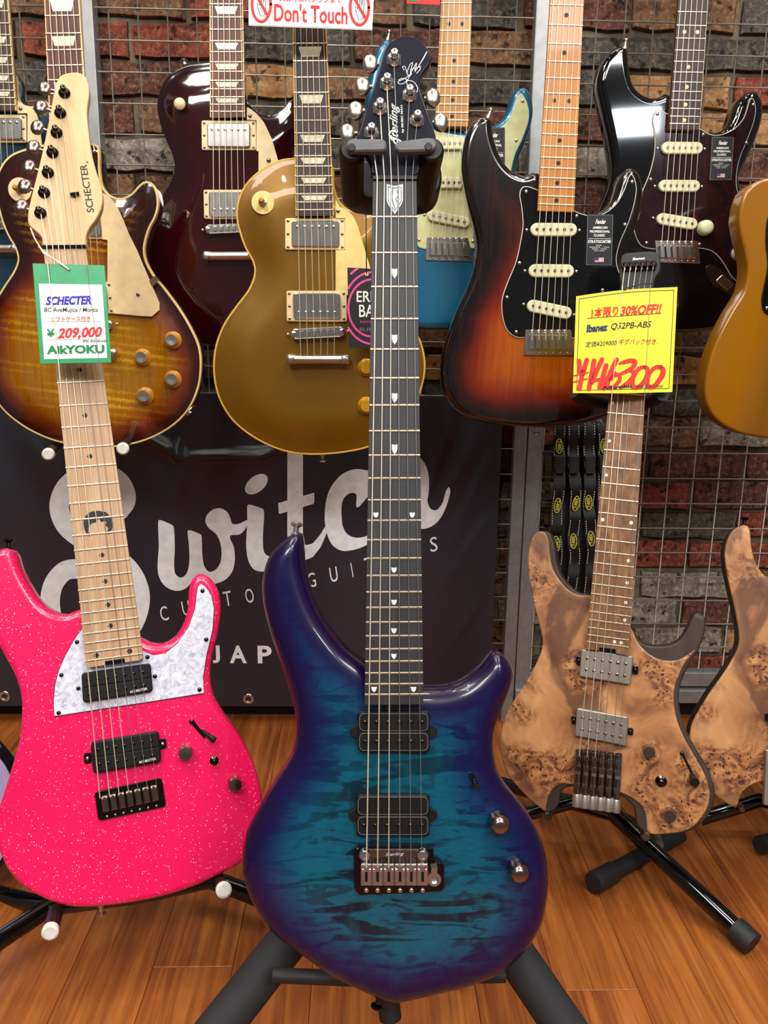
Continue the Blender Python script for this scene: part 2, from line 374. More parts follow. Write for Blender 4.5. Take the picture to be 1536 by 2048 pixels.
def spline(pts, closed=True, sub=10):
    P = [np.array(p, float) for p in pts]; n = len(P); out = []
    rng = range(n if closed else n - 1)
    for i in rng:
        p0 = P[(i - 1) % n] if closed or i > 0 else 2 * P[0] - P[1]
        p1 = P[i]; p2 = P[(i + 1) % n]
        p3 = P[(i + 2) % n] if closed or i + 2 < n else 2 * P[n - 1] - P[n - 2]
        d1 = max(np.linalg.norm(p1 - p0) ** 0.5, 1e-6); d2 = max(np.linalg.norm(p2 - p1) ** 0.5, 1e-6); d3 = max(np.linalg.norm(p3 - p2) ** 0.5, 1e-6)
        t0, t1 = 0, d1; t2 = t1 + d2; t3 = t2 + d3
        for k in range(sub):
            t = t1 + (t2 - t1) * k / sub
            A1 = (t1 - t) / (t1 - t0) * p0 + (t - t0) / (t1 - t0) * p1
            A2 = (t2 - t) / (t2 - t1) * p1 + (t - t1) / (t2 - t1) * p2
            A3 = (t3 - t) / (t3 - t2) * p2 + (t - t2) / (t3 - t2) * p3
            B1 = (t2 - t) / (t2 - t0) * A1 + (t - t0) / (t2 - t0) * A2
            B2 = (t3 - t) / (t3 - t1) * A2 + (t - t1) / (t3 - t1) * A3
            out.append((t2 - t) / (t2 - t1) * B1 + (t - t1) / (t2 - t1) * B2)
    if not closed: out.append(P[-1])
    return np.array(out)
def resample(P, step, closed=True):
    P = np.array(P, float)
    Q = np.vstack([P, P[:1]]) if closed else P
    s = np.r_[0, np.cumsum(np.linalg.norm(np.diff(Q, axis=0), axis=1))]
    n = max(int(round(s[-1] / step)), 4)
    t = np.linspace(0, s[-1], n + 1)
    if closed: t = t[:-1]
    return np.stack([np.interp(t, s, Q[:, k]) for k in range(Q.shape[1])], -1)
def area2(P):
    x, y = np.array(P)[:, 0], np.array(P)[:, 1]
    return 0.5 * np.sum(x * np.roll(y, -1) - y * np.roll(x, -1))
def ccw(P):
    P = np.array(P, float); return P if area2(P) > 0 else P[::-1].copy()
def inside(Q, P):
    x, y = Q[:, 0][:, None], Q[:, 1][:, None]
    x1, y1 = P[:, 0][None], P[:, 1][None]; x2, y2 = np.roll(P[:, 0], -1)[None], np.roll(P[:, 1], -1)[None]
    c = ((y1 > y) != (y2 > y)) & (x < (x2 - x1) * (y - y1) / np.where(y2 == y1, 1e-12, y2 - y1) + x1)
    return c.sum(1) % 2 == 1
def dist(Q, P):
    A = P; B = np.roll(P, -1, 0); AB = B - A; L = (AB ** 2).sum(1) + 1e-18
    out = np.full(len(Q), 1e9)
    for i in range(0, len(Q), 500):
        q = Q[i:i + 500][:, None]; t = np.clip(((q - A[None]) * AB[None]).sum(2) / L, 0, 1)
        out[i:i + 500] = np.sqrt((((A[None] + AB[None] * t[..., None]) - q) ** 2).sum(2).min(1))
    return out
def normals(P):
    t = np.roll(P, -1, 0) - np.roll(P, 1, 0); t /= np.linalg.norm(t, axis=1)[:, None] + 1e-12
    return np.stack([-t[:, 1], t[:, 0]], -1)          # inward for ccw
def fillet(P, r, n=4):
    """round the corners of a polygon (list of 2D points) with radius r"""
    P = ccw(P); out = []; m = len(P)
    for i in range(m):
        a, b, c = P[i - 1], P[i], P[(i + 1) % m]
        u = a - b; v = c - b; lu = np.linalg.norm(u); lv = np.linalg.norm(v)
        rr = min(r, lu * 0.49, lv * 0.49); p1 = b + u / lu * rr; p2 = b + v / lv * rr
        for k in range(n + 1):
            t = k / n; out.append((1 - t) ** 2 * p1 + 2 * t * (1 - t) * b + t * t * p2)
    return np.array(out)

def relief(name, poly, mat, parent, zt=0.0, zb=-0.045, R=0.004, Rb=0.003, carve=0.0, cw=0.06, step=0.005, grid=0.013, hfun=None, back=True):
    """a solid whose outline is poly: rounded rims, optional carved dome; stores the distance to the rim as 'edge'"""
    P = ccw(resample(poly, step)); N = normals(P); n = len(P)
    rings = [R * f for f in (0.1, 0.35, 0.68, 1.0)] + ([R + 0.004, R + 0.012] if carve else [R * 1.15])
    pts = [P]
    for k, r in enumerate(rings):
        Q = P + N * r; d = dist(Q, P); ok = (d > r * 0.96) & inside(Q, P); Q = Q[ok]
        if len(Q): pts.append(Q)
    lo, hi = P.min(0), P.max(0)
    gx, gy = np.meshgrid(np.arange(lo[0], hi[0], grid), np.arange(lo[1], hi[1], grid)); gx[::2] += grid / 2
    Q = np.stack([gx.ravel(), gy.ravel()], -1); Q = Q[inside(Q, P)]; Q = Q[dist(Q, P) > rings[-1] + grid * 0.35]
    pts.append(Q); A = np.vstack(pts)
    vo, eo, fo, ov, _, _ = delaunay_2d_cdt([Vector(a) for a in A], [], [list(range(n))], 1, 1e-7)
    V = np.array([(v.x, v.y) for v in vo]); d = dist(V, P)
    idx = {}
    for i, src in enumerate(ov):
        for s_ in src: idx[s_] = i
    loop = [idx[i] for i in range(n)]; d[loop] = 0
    dd = np.minimum(d, R); zf = zt - R + np.sqrt(np.maximum(R * R - (R - dd) ** 2, 0))
    if carve:
        t = np.clip(d / cw, 0, 1); zf = zf - carve * (1 - t * t * (3 - 2 * t))
    if hfun is not None: zf = zf + hfun(V, d)
    m = len(V); vs = [(V[i, 0], V[i, 1], zf[i]) for i in range(m)]; fs = [list(f) for f in fo]
    db = np.minimum(d, Rb); zk = zb + Rb - np.sqrt(np.maximum(Rb * Rb - (Rb - db) ** 2, 0))
    vs += [(V[i, 0], V[i, 1], zk[i]) for i in range(m)]
    fs += [[m + i for i in reversed(f)] for f in fo]
    for i in range(n):
        a, b = loop[i], loop[(i + 1) % n]
        if a != b: fs.append([a, a + m, b + m, b])
    o = mk(name, vs, fs, mat, parent, True)
    at = o.data.attributes.new('edge', 'FLOAT', 'POINT'); at.data.foreach_set('value', list(d) + list(d))
    return o

def plate(name, poly, z0, z1, mat, parent, ch=0.0003):
    """flat piece with a thin chamfer; poly is 2D, z0 under, z1 top"""
    P = ccw(poly); n = len(P); N = normals(P)
    vs = [(p[0], p[1], z0) for p in P] + [(p[0], p[1], z1 - ch) for p in P] + [(p[0] + q[0] * ch, p[1] + q[1] * ch, z1) for p, q in zip(P, N)]
    fs = [list(range(n))[::-1], [2 * n + i for i in range(n)]]
    for i in range(n):
        j = (i + 1) % n; fs += [[i, j, n + j, n + i], [n + i, n + j, 2 * n + j, 2 * n + i]]
    return mk(name, vs, fs, mat, parent)

def tube_mesh(path, r, seg=8, closed=False):
    P = [Vector(p) for p in path]; n = len(P); rr = r if isinstance(r, (list, tuple)) else [r] * n
    vs = []; fs = []; up = None
    for i in range(n):
        a = P[(i - 1) % n] if closed or i > 0 else P[i]; b = P[(i + 1) % n] if closed or i < n - 1 else P[i]
        t = (b - a).normalized()
        if up is None:
            up = Vector((0, 0, 1)) if abs(t.z) < 0.9 else Vector((1, 0, 0))
        s = t.cross(up).normalized(); up = s.cross(t).normalized()
        for k in range(seg):
            an = 2 * math.pi * k / seg; vs.append(P[i] + (s * math.cos(an) + up * math.sin(an)) * rr[i])
    for i in range(n if closed else n - 1):
        for k in range(seg):
            a = i * seg + k; b = i * seg + (k + 1) % seg; c = ((i + 1) % n) * seg
            fs.append([a, c + k, c + (k + 1) % seg, b][::-1])
    if not closed: fs += [list(range(seg)), list(range((n - 1) * seg, n * seg))[::-1]]
    return vs, fs
def tube(name, path, r, mat, parent, seg=8, closed=False):
    vs, fs = tube_mesh(path, r, seg, closed)
    o = mk(name, vs, fs, mat, parent, True); sharp(o.data, 50); return o
def lathe_mesh(prof, seg=16):
    vs = []; fs = []; m = len(prof)
    for k in range(seg):
        an = 2 * math.pi * k / seg
        for r, z in prof: vs.append((r * math.cos(an), r * math.sin(an), z))
    for k in range(seg):
        j = (k + 1) % seg
        for i in range(m - 1): fs.append([k * m + i, j * m + i, j * m + i + 1, k * m + i + 1])
    fs.append([k * m + m - 1 for k in range(seg)]); fs.append([k * m for k in range(seg)][::-1])
    return vs, fs
def lathe(name, prof, loc, mat, parent, seg=16, dirn=None):
    vs, fs = lathe_mesh(prof, seg); o = mk(name, vs, fs, mat, parent, True); sharp(o.data, 40)
    o.location = loc
    if dirn is not None: o.rotation_euler = Vector(dirn).to_track_quat('Z', 'Y').to_euler()
    return o
def box_mesh(x0, x1, y0, y1, z0, z1):
    vs = [(x0, y0, z0), (x1, y0, z0), (x1, y1, z0), (x0, y1, z0), (x0, y0, z1), (x1, y0, z1), (x1, y1, z1), (x0, y1, z1)]
    return vs, [[3, 2, 1, 0], [4, 5, 6, 7], [0, 1, 5, 4], [1, 2, 6, 5], [2, 3, 7, 6], [3, 0, 4, 7]]
def box(name, b, mat, parent=None, bev=0.0):
    vs, fs = box_mesh(*b); o = mk(name, vs, fs, mat, parent)
    if bev:
        md = o.modifiers.new('bevel', 'BEVEL'); md.width = bev; md.segments = 2
    return o

# small shared meshes, scaled per object
UNIT = {}
def unit(kind, mat):
    k = (kind, mat.name)
    if k not in UNIT:
        if kind == 'screw':
            vs, fs = lathe_mesh([(1, 0), (0.95, 0.25), (0.7, 0.5), (0.3, 0.62)], 10)
        elif kind == 'disc':
            vs, fs = lathe_mesh([(1, 0), (1, 0.7), (0.9, 1.0)], 14)
        elif kind == 'knob':
            vs, fs = lathe_mesh([(1, 0), (0.96, 0.55), (0.9, 0.75), (0.72, 0.93), (0.4, 1.0)], 20)
        elif kind == 'fret':
            prof = [(-0.5, 0), (-0.42, 0.6), (-0.18, 0.95), (0.18, 0.95), (0.42, 0.6), (0.5, 0)]
            vs = [(-0.5, y, z) for y, z in prof] + [(0.5, y, z) for y, z in prof]
            fs = [[i, i + 1, i + 7, i + 6][::-1] for i in range(5)] + [list(range(6)), list(range(6, 12))[::-1]]
        elif kind == 'string':
            vs, fs = tube_mesh([(0, 0, 0), (0, 1, 0)], 1.0, 6)
        elif kind == 'post':
            vs, fs = lathe_mesh([(1, 0), (1, 0.12), (0.8, 0.25), (0.55, 0.3), (0.5, 0.62), (0.42, 0.7), (0.5, 0.95), (0.36, 1.0)], 14)
        UNIT[k] = meshdata(kind, vs, fs, kind not in ('fret',)); UNIT[k].materials.append(mat)
        if kind in ('post', 'disc', 'knob'): sharp(UNIT[k], 40)
    return UNIT[k]
def inst(name, kind, mat, loc, sx, sy, sz, parent, rz=0.0):
    o = link(name, unit(kind, mat), parent); o.location = loc; o.scale = (sx, sy, sz); o.rotation_euler = (0, 0, rz); return o

TEXTQ = []
class Frame:
    """a plane standing in the shop; photograph pixels are carried onto it along the lens rays"""
    def __init__(s, bot, top, depth=None, Y=None, yaw=0.0, tilt=0.0):
        r = ray(*bot); s.O = CAM + (r * depth if depth else r * (Y / r.y))     # depth: along the lens axis
        t, w = math.radians(tilt), math.radians(yaw)
        s.N = Vector((math.sin(w) * math.cos(t), -math.cos(w) * math.cos(t), math.sin(t)))
        h = s.hit(*top); s.V = (h - s.O).normalized(); s.U = s.V.cross(s.N)
    def hit(s, x, y, h=0.0):
        r = ray(x, y); return CAM + r * ((h - s.N.dot(CAM - s.O)) / s.N.dot(r))
    def L(s, x, y, h=0.0):
        d = s.hit(x, y, h) - s.O; return np.array((d.dot(s.U), d.dot(s.V)))
    def P3(s, x, y, h=0.0):
        q = s.L(x, y, h); return Vector((q[0], q[1], h))
    def poly(s, pts, h=0.0): return np.array([s.L(x, y, h) for x, y in pts])
    def curve(s, pts, h=0.0, closed=True, sub=8): return spline(s.poly(pts, h), closed, sub)
    def px(s, x, y, n=1.0): return np.linalg.norm(s.L(x + n, y) - s.L(x, y))     # metres per pixel
    def to_local(s, w):
        d = Vector(w) - s.O; return Vector((d.dot(s.U), d.dot(s.V), d.dot(s.N)))
    def matrix(s):
        U, V, N, O = s.U, s.V, s.N, s.O
        return Matrix(((U.x, V.x, N.x, O.x), (U.y, V.y, N.y, O.y), (U.z, V.z, N.z, O.z), (0, 0, 0, 1)))
    def root(s, name, label, cat, group=None):
        s.r = empty(name, (0, 0, 0), label, cat, group); s.r.matrix_world = s.matrix(); return s.r

    def text(s, body, bl, br, hpx, z, mat, parent=None, name='lettering', shear=0.0, bold=0.0, zf=None):
        o = s.L(*bl, z); e = s.L(*br, z); d = e - o; w = np.linalg.norm(d); hgt = hpx * w / math.hypot(br[0] - bl[0], br[1] - bl[1])
        TEXTQ.append(dict(body=body, o=o, d=d / w, w=w, h=hgt, z=z, mat=mat, parent=parent or s.r, name=name, shear=shear, bold=bold, zf=zf))
    def ribbon(s, pts, wpx, z, mat, parent=None, name='lettering', smooth=True, zf=None):
        """a drawn stroke: pts are pixels (x, y[, width factor])"""
        Q = np.array([list(p) + [1.0] * (3 - len(p)) for p in pts], float)
        if smooth and len(Q) > 2: Q = spline(Q, False, 7)
        vs = []; fs = []; n = len(Q)
        t = np.gradient(Q[:, :2], axis=0); t /= np.linalg.norm(t, axis=1)[:, None] + 1e-9
        for q, d in zip(Q, t):
            nx, ny = -d[1], d[0]; w = wpx * q[2] / 2
            for sg in (1, -1):
                a = s.L(q[0] + nx * w * sg, q[1] + ny * w * sg, z)
                vs.append((a[0], a[1], z + (zf(a) if zf else 0)))
        for i in range(n - 1):
            f = [2 * i, 2 * i + 1, 2 * i + 3, 2 * i + 2]
            fs.append(f)
        # round caps
        for e, sgn in ((0, -1), (n - 1, 1)):
            w = wpx * Q[e, 2] / 2; base = math.atan2(t[e, 1] * sgn, t[e, 0] * sgn); c0 = len(vs)
            for k in range(7):
                an = base + math.pi * (k / 6 - 0.5); a = s.L(Q[e, 0] + w * math.cos(an), Q[e, 1] + w * math.sin(an), z)
                vs.append((a[0], a[1], z + (zf(a) if zf else 0)))
            fs.append([c0 + k for k in range(7)])
        return (vs, fs) if mat is None else mk(name, vs, fs, mat, parent or s.r)
    def strokes(s, lst, wpx, z, mat, parent=None, name='lettering', smooth=True, zf=None):
        V = []; F = []
        for p in lst:
            v, f = s.ribbon(p, wpx, z, None, smooth=smooth, zf=zf); b = len(V); V += v; F += [[i + b for i in q] for q in f]
        return mk(name, V, F, mat, parent or s.r)

    def blot(s, pts, z, mat, parent=None, name='lettering', zf=None, smooth=True, grid=.012, holes=None):
        """a printed shape that follows the surface it is printed on"""
        P = ccw(resample(s.curve(pts, z) if smooth else s.poly(pts, z), .004)); lo, hi = P.min(0), P.max(0)
        gx, gy = np.meshgrid(np.arange(lo[0], hi[0], grid), np.arange(lo[1], hi[1], grid)); Q = np.stack([gx.ravel(), gy.ravel()], -1)
        Q = Q[inside(Q, P)]; Q = Q[dist(Q, P) > grid * .4]; n = len(P)
        vo, eo, fo, *_ = delaunay_2d_cdt([Vector(a) for a in np.vstack([P, Q])], [], [list(range(n))], 1, 1e-7)
        return mk(name, [(v.x, v.y, z + (zf(np.array((v.x, v.y))) if zf else 0)) for v in vo], [list(f) for f in fo], mat, parent or s.r, True)

    # ---- guitar pieces -------------------------------------------------------
    def screw(s, x, y, h, rpx, mat, parent=None, name='screw'):
        q = s.L(x, y, h); r = rpx * s.px(x, y); inst(name, 'screw', mat, (q[0], q[1], h), r, r, r, parent or s.r, random.random() * 3)
    def knob(s, x, y, h, rpx, hgt, mat, parent=None, name='knob', cap=None):
        q = s.L(x, y, h + hgt); r = rpx * s.px(x, y)
        o = inst(name, 'knob' if cap is None else 'disc', mat, (q[0], q[1], h), r, r, hgt, parent or s.r)
        return o
    def neck(s, fa, ea, fb, eb, frets, h, board, neckm, fretm=None, s0=0.0, send=None, over=0.0, bind=None, bw=0.0012, deep=0.018, fret_w=0.0024, nut_mat=None, name_board='fretboard', tongue=None, s1neck=None):
        """ea, eb: pixel ends (left, right) of fret fa and fret fb"""
        fretm = fretm or MT['fret']
        sf = lambda n: 1 - 2 ** (-n / 12.0)
        la, ra, lb, rb = s.L(*ea[0], h), s.L(*ea[1], h), s.L(*eb[0], h), s.L(*eb[1], h)
        k = lambda v: (v - sf(fa)) / (sf(fb) - sf(fa))
        Lf = lambda v: la + (lb - la) * k(v); Rf = lambda v: ra + (rb - ra) * k(v)
        s.Lf, s.Rf, s.sf, s.hb = Lf, Rf, sf, h
        send = send if send is not None else sf(frets[-1]) + over
        # wood under the board: half-round section
        ns, nv = 12, []; vs = []; fs = []
        sn = s1neck if s1neck is not None else send
        stations = np.linspace(s0, sn, 10)
        for v in stations:
            l, r = Lf(v), Rf(v); c = (l + r) / 2; hw = (r - l) / 2
            for j in range(ns):
                an = math.pi * j / (ns - 1); x = -math.cos(an); y = math.sin(an) ** 0.8
                p = c + hw * 0.985 * x; vs.append((p[0], p[1], h - 0.0055 - deep * y))
        for i in range(len(stations) - 1):
            for j in range(ns - 1):
                a = i * ns + j; fs.append([a, a + 1, a + ns + 1, a + ns])
            fs.append([i * ns + ns - 1, i * ns, i * ns + ns, i * ns + 2 * ns - 1])
        fs += [list(range(ns))[::-1], list(range((len(stations) - 1) * ns, len(stations) * ns))]
        o = mk('neck', vs, fs, neckm, s.r, True); sharp(o.data, 50)
        poly = [Lf(s0), Lf(send), Rf(send), Rf(s0)] if tongue is None else [Lf(s0)] + [s.L(*q, h) for q in tongue] + [Rf(s0)]
        if bind is not None:
            bd = plate('binding', poly, h - 0.006, h - 0.0002, bind, s.r)
            ins = lambda P, Q, d: P + (Q - P) / np.linalg.norm(Q - P) * d
            poly = [ins(Lf(s0), Rf(s0), bw), ins(Lf(send), Rf(send), bw), ins(Rf(send), Lf(send), bw), ins(Rf(s0), Lf(s0), bw)]
        fbd = plate(name_board, poly, h - 0.0055, h, board, s.r)
        for n in frets:
            v = sf(n)
            if v < s0 + 0.003: continue
            l, r = Lf(v), Rf(v); d = r - l; c = (l + r) / 2; w = np.linalg.norm(d)
            inst('fret', 'fret', fretm, (c[0], c[1], h), w * 0.995, fret_w, 0.0009, s.r, math.atan2(d[1], d[0]))
        if s0 <= 0.0:
            l, r = Lf(-0.004), Rf(-0.004); l2, r2 = Lf(0.002), Rf(0.002)
            plate('nut', [l, l2, r2, r], h - 0.006, h + 0.0022, nut_mat or MT['white_plastic'], s.r)
        s.board = fbd
        return fbd
    def cell(s, n, fx, fy):
        """point in fret space n: fx across 0..1, fy from fret n-1 to n"""
        v = s.sf(n - 1) + (s.sf(n) - s.sf(n - 1)) * fy
        return s.Lf(v) + (s.Rf(v) - s.Lf(v)) * fx
    def dot(s, n, mat, r=0.003, fx=0.5, fy=0.5, name='inlay'):
        c = s.cell(n, fx, fy); inst(name, 'disc', mat, (c[0], c[1], s.hb), r, r, 0.0002, s.r)
    def trapezoid(s, n, mat, a=0.16, top=0.17, bot=0.24):
        q = [s.cell(n, a, top), s.cell(n, a + 0.08, 1 - bot), s.cell(n, 1 - a - 0.08, 1 - bot), s.cell(n, 1 - a, top)]
        plate('inlay', q, s.hb - 0.001, s.hb + 0.00025, mat, s.r, 0.0001)
    def strings(s, n, y0, h0, bridge, h1, r0=0.0006, r1=0.0003, inset=0.09, ext=None, mats=None, over=None):
        """from v=y0 of the board to the bridge pixels (first, last); ext: posts in pixels on the headstock"""
        a, b = s.Lf(y0), s.Rf(y0); p, q = s.L(*bridge[0], h1), s.L(*bridge[1], h1)
        for i in range(n):
            t = inset + (1 - 2 * inset) * i / (n - 1); A = a + (b - a) * t; B = p + (q - p) * i / (n - 1)
            r = r0 + (r1 - r0) * i / (n - 1); m = (mats or [MT['string']])[min(i * 2 // n, len(mats or [1]) - 1)]
            pts = [(B[0], B[1], h1)] + [tuple(s.to_local(w)) for w in (over or {}).get(i, [])] + [(A[0], A[1], h0)]   # over: places where the string runs in front of a card
            if ext: e = s.L(*ext[i], h0 + 0.001); pts.append((e[0], e[1], h0 - 0.001))
            if s.__dict__.get('tail'):
                e = s.L(*s.tail[i], h1 - 0.004); pts.insert(0, (e[0], e[1], h1 - 0.004))
            tube('string', pts, r, m, s.r, 6)
    def quad(s, name, px4, z0, z1, mat, parent=None, rad=0.003, ch=0.0006):
        return plate(name, fillet(s.poly(px4, z1), rad), z0, z1, mat, parent or s.r, ch)
    def bil(s, px4, u, v):
        a, b, c, d = [np.array(p, float) for p in px4]      # TL TR BR BL
        return (a * (1 - u) + b * u) * (1 - v) + (d * (1 - u) + c * u) * v
    def humbucker_open(s, px4, z, parent=None, poles=6, two=True, ears=None, pole_mat=None, u0=0.1, u1=0.9, gap=True, body_mat=None, out=None):
        m = body_mat or MT['black']
        p = s.quad('pickup', px4, 0.0005, z - 0.002, m, None, 0.004)
        for v0, v1 in ((0.03, 0.49), (0.51, 0.97)):
            q = [s.bil(px4, 0.01, v0), s.bil(px4, 0.99, v0), s.bil(px4, 0.99, v1), s.bil(px4, 0.01, v1)]
            s.quad('bobbin', q, z - 0.003, z, m, p, 0.004)
            if out: s.ribbon_outline(q, z, out, p)
        rows = (0.27, 0.74) if two else (0.74,)
        for v in rows:
            for i in range(poles):
                u = u0 + (u1 - u0) * i / (poles - 1); x, y = s.bil(px4, u, v); c = s.L(x, y, z)
                inst('pole_piece', 'screw', pole_mat or MT['black_chrome'], (c[0], c[1], z - 0.0004), 0.0024, 0.0024, 0.002, p)
        if ears:
            for e in ears: s.quad('mounting_ear', e, 0.0005, z - 0.004, m, p, 0.002)
        return p
    def ribbon_outline(s, q, z, mat, parent):
        P = fillet(s.poly(q, z), 0.006, 5); N = normals(P); n = len(P)
        vs = [(a[0], a[1], z + 0.0002) for a in P + N * 0.0006] + [(a[0], a[1], z + 0.0002) for a in P + N * 0.0010]
        mk('outline', vs, [[i, (i + 1) % n, n + (i + 1) % n, n + i] for i in range(n)], mat, parent)
    def humbucker_cover(s, ring, cover, ringm, z=0.007, row=0.2, coverm=None, screws=True, ringz=0.004, side=True):
        p = s.quad('pickup_ring', ring, 0.0, ringz, ringm, None, 0.003, 0.001) if ring else None
        c = s.quad('pickup', cover, 0.0005, z, coverm or MT['chrome'], None, 0.004, 0.0012)
        for i in range(6):
            x, y = s.bil(cover, 0.12 + 0.152 * i, row); q = s.L(x, y, z)
            inst('pole_piece', 'screw', MT['nickel'], (q[0], q[1], z), 0.0026, 0.0026, 0.0016, c)
        if ring and screws:
            for u, v in ((0.05, 0.09), (0.95, 0.09), (0.95, 0.91), (0.05, 0.91), (0.05, 0.5), (0.95, 0.5)):
                x, y = s.bil(ring, u, v); q = s.L(x, y, ringz); inst('screw', 'screw', MT['smoked'], (q[0], q[1], ringz), 0.0022, 0.0022, 0.002, p)
        return c
    def single_coil(s, l, r, hpx, mat, z0=0.0025, z=0.009, poles=6):
        """capsule between the pixel ends l and r (tips of the cover)"""
        a, b = s.L(*l, z), s.L(*r, z); d = b - a; w = np.linalg.norm(d); d /= w; nrm = np.array((-d[1], d[0]))
        hh = hpx * s.px(*l) / 2; P = []
        for c, an0 in ((b - d * hh, -90), (a + d * hh, 90)):
            for k in range(9):
                an = math.radians(an0 + 180 * k / 8); P.append(c + d * hh * math.cos(an) + nrm * hh * math.sin(an))
        p = plate('pickup', P, z0 - 0.003, z, mat, s.r, 0.0014)
        for i in range(poles):
            q = a + d * (w * (0.13 + 0.148 * i)); inst('pole_piece', 'disc', MT['smoked'], (q[0], q[1], z - 0.0002), 0.0024, 0.0024, 0.001, p)
        for q in (a - d * 0.005, b + d * 0.005): inst('screw', 'screw', MT['nickel'], (q[0], q[1], z0), 0.0026, 0.0026, 0.003, p)
        return p
    def trem(s, px4, z=0.006, saddles=6, mat=None, screws=True):
        mat = mat or MT['chrome']; p = s.quad('bridge', px4, 0.0, 0.0028, mat, None, 0.002, 0.0008)
        for i in range(saddles):
            u = 0.08 + 0.84 * (i + 0.5) / saddles; w = 0.84 / saddles * 0.42
            q = [s.bil(px4, u - w, 0.22), s.bil(px4, u + w, 0.22), s.bil(px4, u + w, 0.78), s.bil(px4, u - w, 0.78)]
            s.quad('saddle', q, 0.0025, 0.0085 + 0.002 * math.sin(math.pi * (i + 0.5) / saddles), mat, p, 0.0012, 0.001)
            q = s.L(*s.bil(px4, u, 0.9), 0.004); inst('saddle_screw', 'screw', mat, (q[0], q[1], 0.0025), 0.002, 0.002, 0.004, p)
            if screws:
                q = s.L(*s.bil(px4, u, 0.07), 0.004); inst('mounting_screw', 'screw', mat, (q[0], q[1], 0.0026), 0.0027, 0.0027, 0.003, p)
        return p
    def tunomatic(s, l, r, hpx, mat=None):
        mat = mat or MT['chrome']; z = 0.013
        p = s.single_coil(l, r, hpx, mat, 0.004, z, 0)
        a, b = np.array(l, float), np.array(r, float)
        for i in range(6):
            c = a + (b - a) * (0.2 + 0.12 * i); q = s.L(*c, z); w = 0.0028
            box('saddle', (q[0] - w, q[0] + w, q[1] - 0.004, q[1] + 0.004, z - 0.002, z + 0.0025), mat, p, 0.0006)
        for c in (a + (b - a) * 0.05, a + (b - a) * 0.95):
            q = s.L(*c, z); inst('bridge_post', 'screw', mat, (q[0], q[1], z), 0.0045, 0.0045, 0.002, p)
    def stoptail(s, l, r, hpx, mat=None):
        mat = mat or MT['chrome']; z = 0.012; R = hpx * s.px(*l) / 2
        a, b = s.P3(*l, z), s.P3(*r, z); d = (b - a).normalized()
        p = tube('tailpiece', [a + d * R * 0.2, a + d * R * 0.6, a + d * R * 2, b - d * R * 2, b - d * R * 0.6, b - d * R * 0.2], [R * 0.7, R, R * 0.85, R * 0.85, R, R * 0.7], mat, s.r, 14)
        for c in (a + d * R, b - d * R): inst('tailpiece_stud', 'screw', mat, (c.x, c.y, z + R * 0.8), 0.006, 0.006, 0.003, p)
    def tophat(s, x, y, rpx, mat, cap=None, hgt=0.013):
        q = s.L(x, y, hgt); r = rpx * s.px(x, y)
        k = lathe('knob', [(r, 0), (r, 0.003), (r * 0.86, 0.0045), (r * 0.72, hgt - 0.001), (r * 0.66, hgt)], (q[0], q[1], 0.0), mat, s.r, 22)
        if cap:
            c = lathe('knob_cap', [(r * 0.66, 0), (r * 0.64, 0.0012), (r * 0.5, 0.0012), (r * 0.2, 0.0004)], (0, 0, hgt), cap, k, 22); c['label'] = 'silver knob cap'
    def strap_button(s, x, y, h, d, mat):
        """button on the rim, pointing along the 2D local direction d"""
        q = s.L(x, y, h); return lathe('strap_button', [(0.0045, -0.004), (0.0045, 0.001), (0.0028, 0.002), (0.0026, 0.007), (0.0058, 0.009), (0.006, 0.011), (0.003, 0.0125)], (q[0], q[1], h), mat, s.r, 14, (d[0], d[1], 0.0))
    def key(s, post, tip, z, mat, rx=0.0085, ry=0.0105, parent=None):
        """tuning key: a shaft from the headstock rim to a flattened oval button"""
        a = s.P3(*post, z); b = s.P3(*tip, z); d = (b - a).normalized()
        t = tube('tuning_key', [a, a + (b - a) * 0.7], 0.0022, mat, s.r, 8)
        vs, fs = [], []
        nu, nv = 12, 7; side = Vector((-d.y, d.x, 0))
        for j in range(nv):
            ph = math.pi * j / (nv - 1)
            for i in range(nu):
                th = 2 * math.pi * i / nu; sx = math.sin(ph)
                vs.append(b + d * (-math.cos(ph) * rx) + side * (sx * math.cos(th) * ry * 1.05) + Vector((0, 0, 1)) * (sx * math.sin(th) * 0.0042))
        for j in range(nv - 1):
            for i in range(nu): fs.append([j * nu + i, j * nu + (i + 1) % nu, (j + 1) * nu + (i + 1) % nu, (j + 1) * nu + i])
        o = mk('key_button', vs, fs, mat, t, True)
        return t
    def tuner_post(s, x, y, z, mat, r=0.0075, hgt=0.014):
        q = s.L(x, y, z); inst('tuning_post', 'post', mat, (q[0], q[1], z), r, r, hgt, s.r)
    def rim(s, poly, z0, z1, w, mat, name='binding'):
        """binding strip around an outline"""
        P = ccw(resample(poly, 0.006)); N = normals(P); n = len(P); O = P - N * 0.0006; I = P + N * w
        vs = [(p[0], p[1], z0) for p in O] + [(p[0], p[1], z1 - 0.0006) for p in O] + [(p[0] + q[0] * 0.0006, p[1] + q[1] * 0.0006, z1) for p, q in zip(O, N)] + [(p[0], p[1], z1) for p in I] + [(p[0], p[1], z1 - 0.003) for p in I]
        fs = []
        for k in range(4):
            for i in range(n): j = (i + 1) % n; fs.append([k * n + i, k * n + j, (k + 1) * n + j, (k + 1) * n + i])
        return mk(name, vs, fs, mat, s.r)

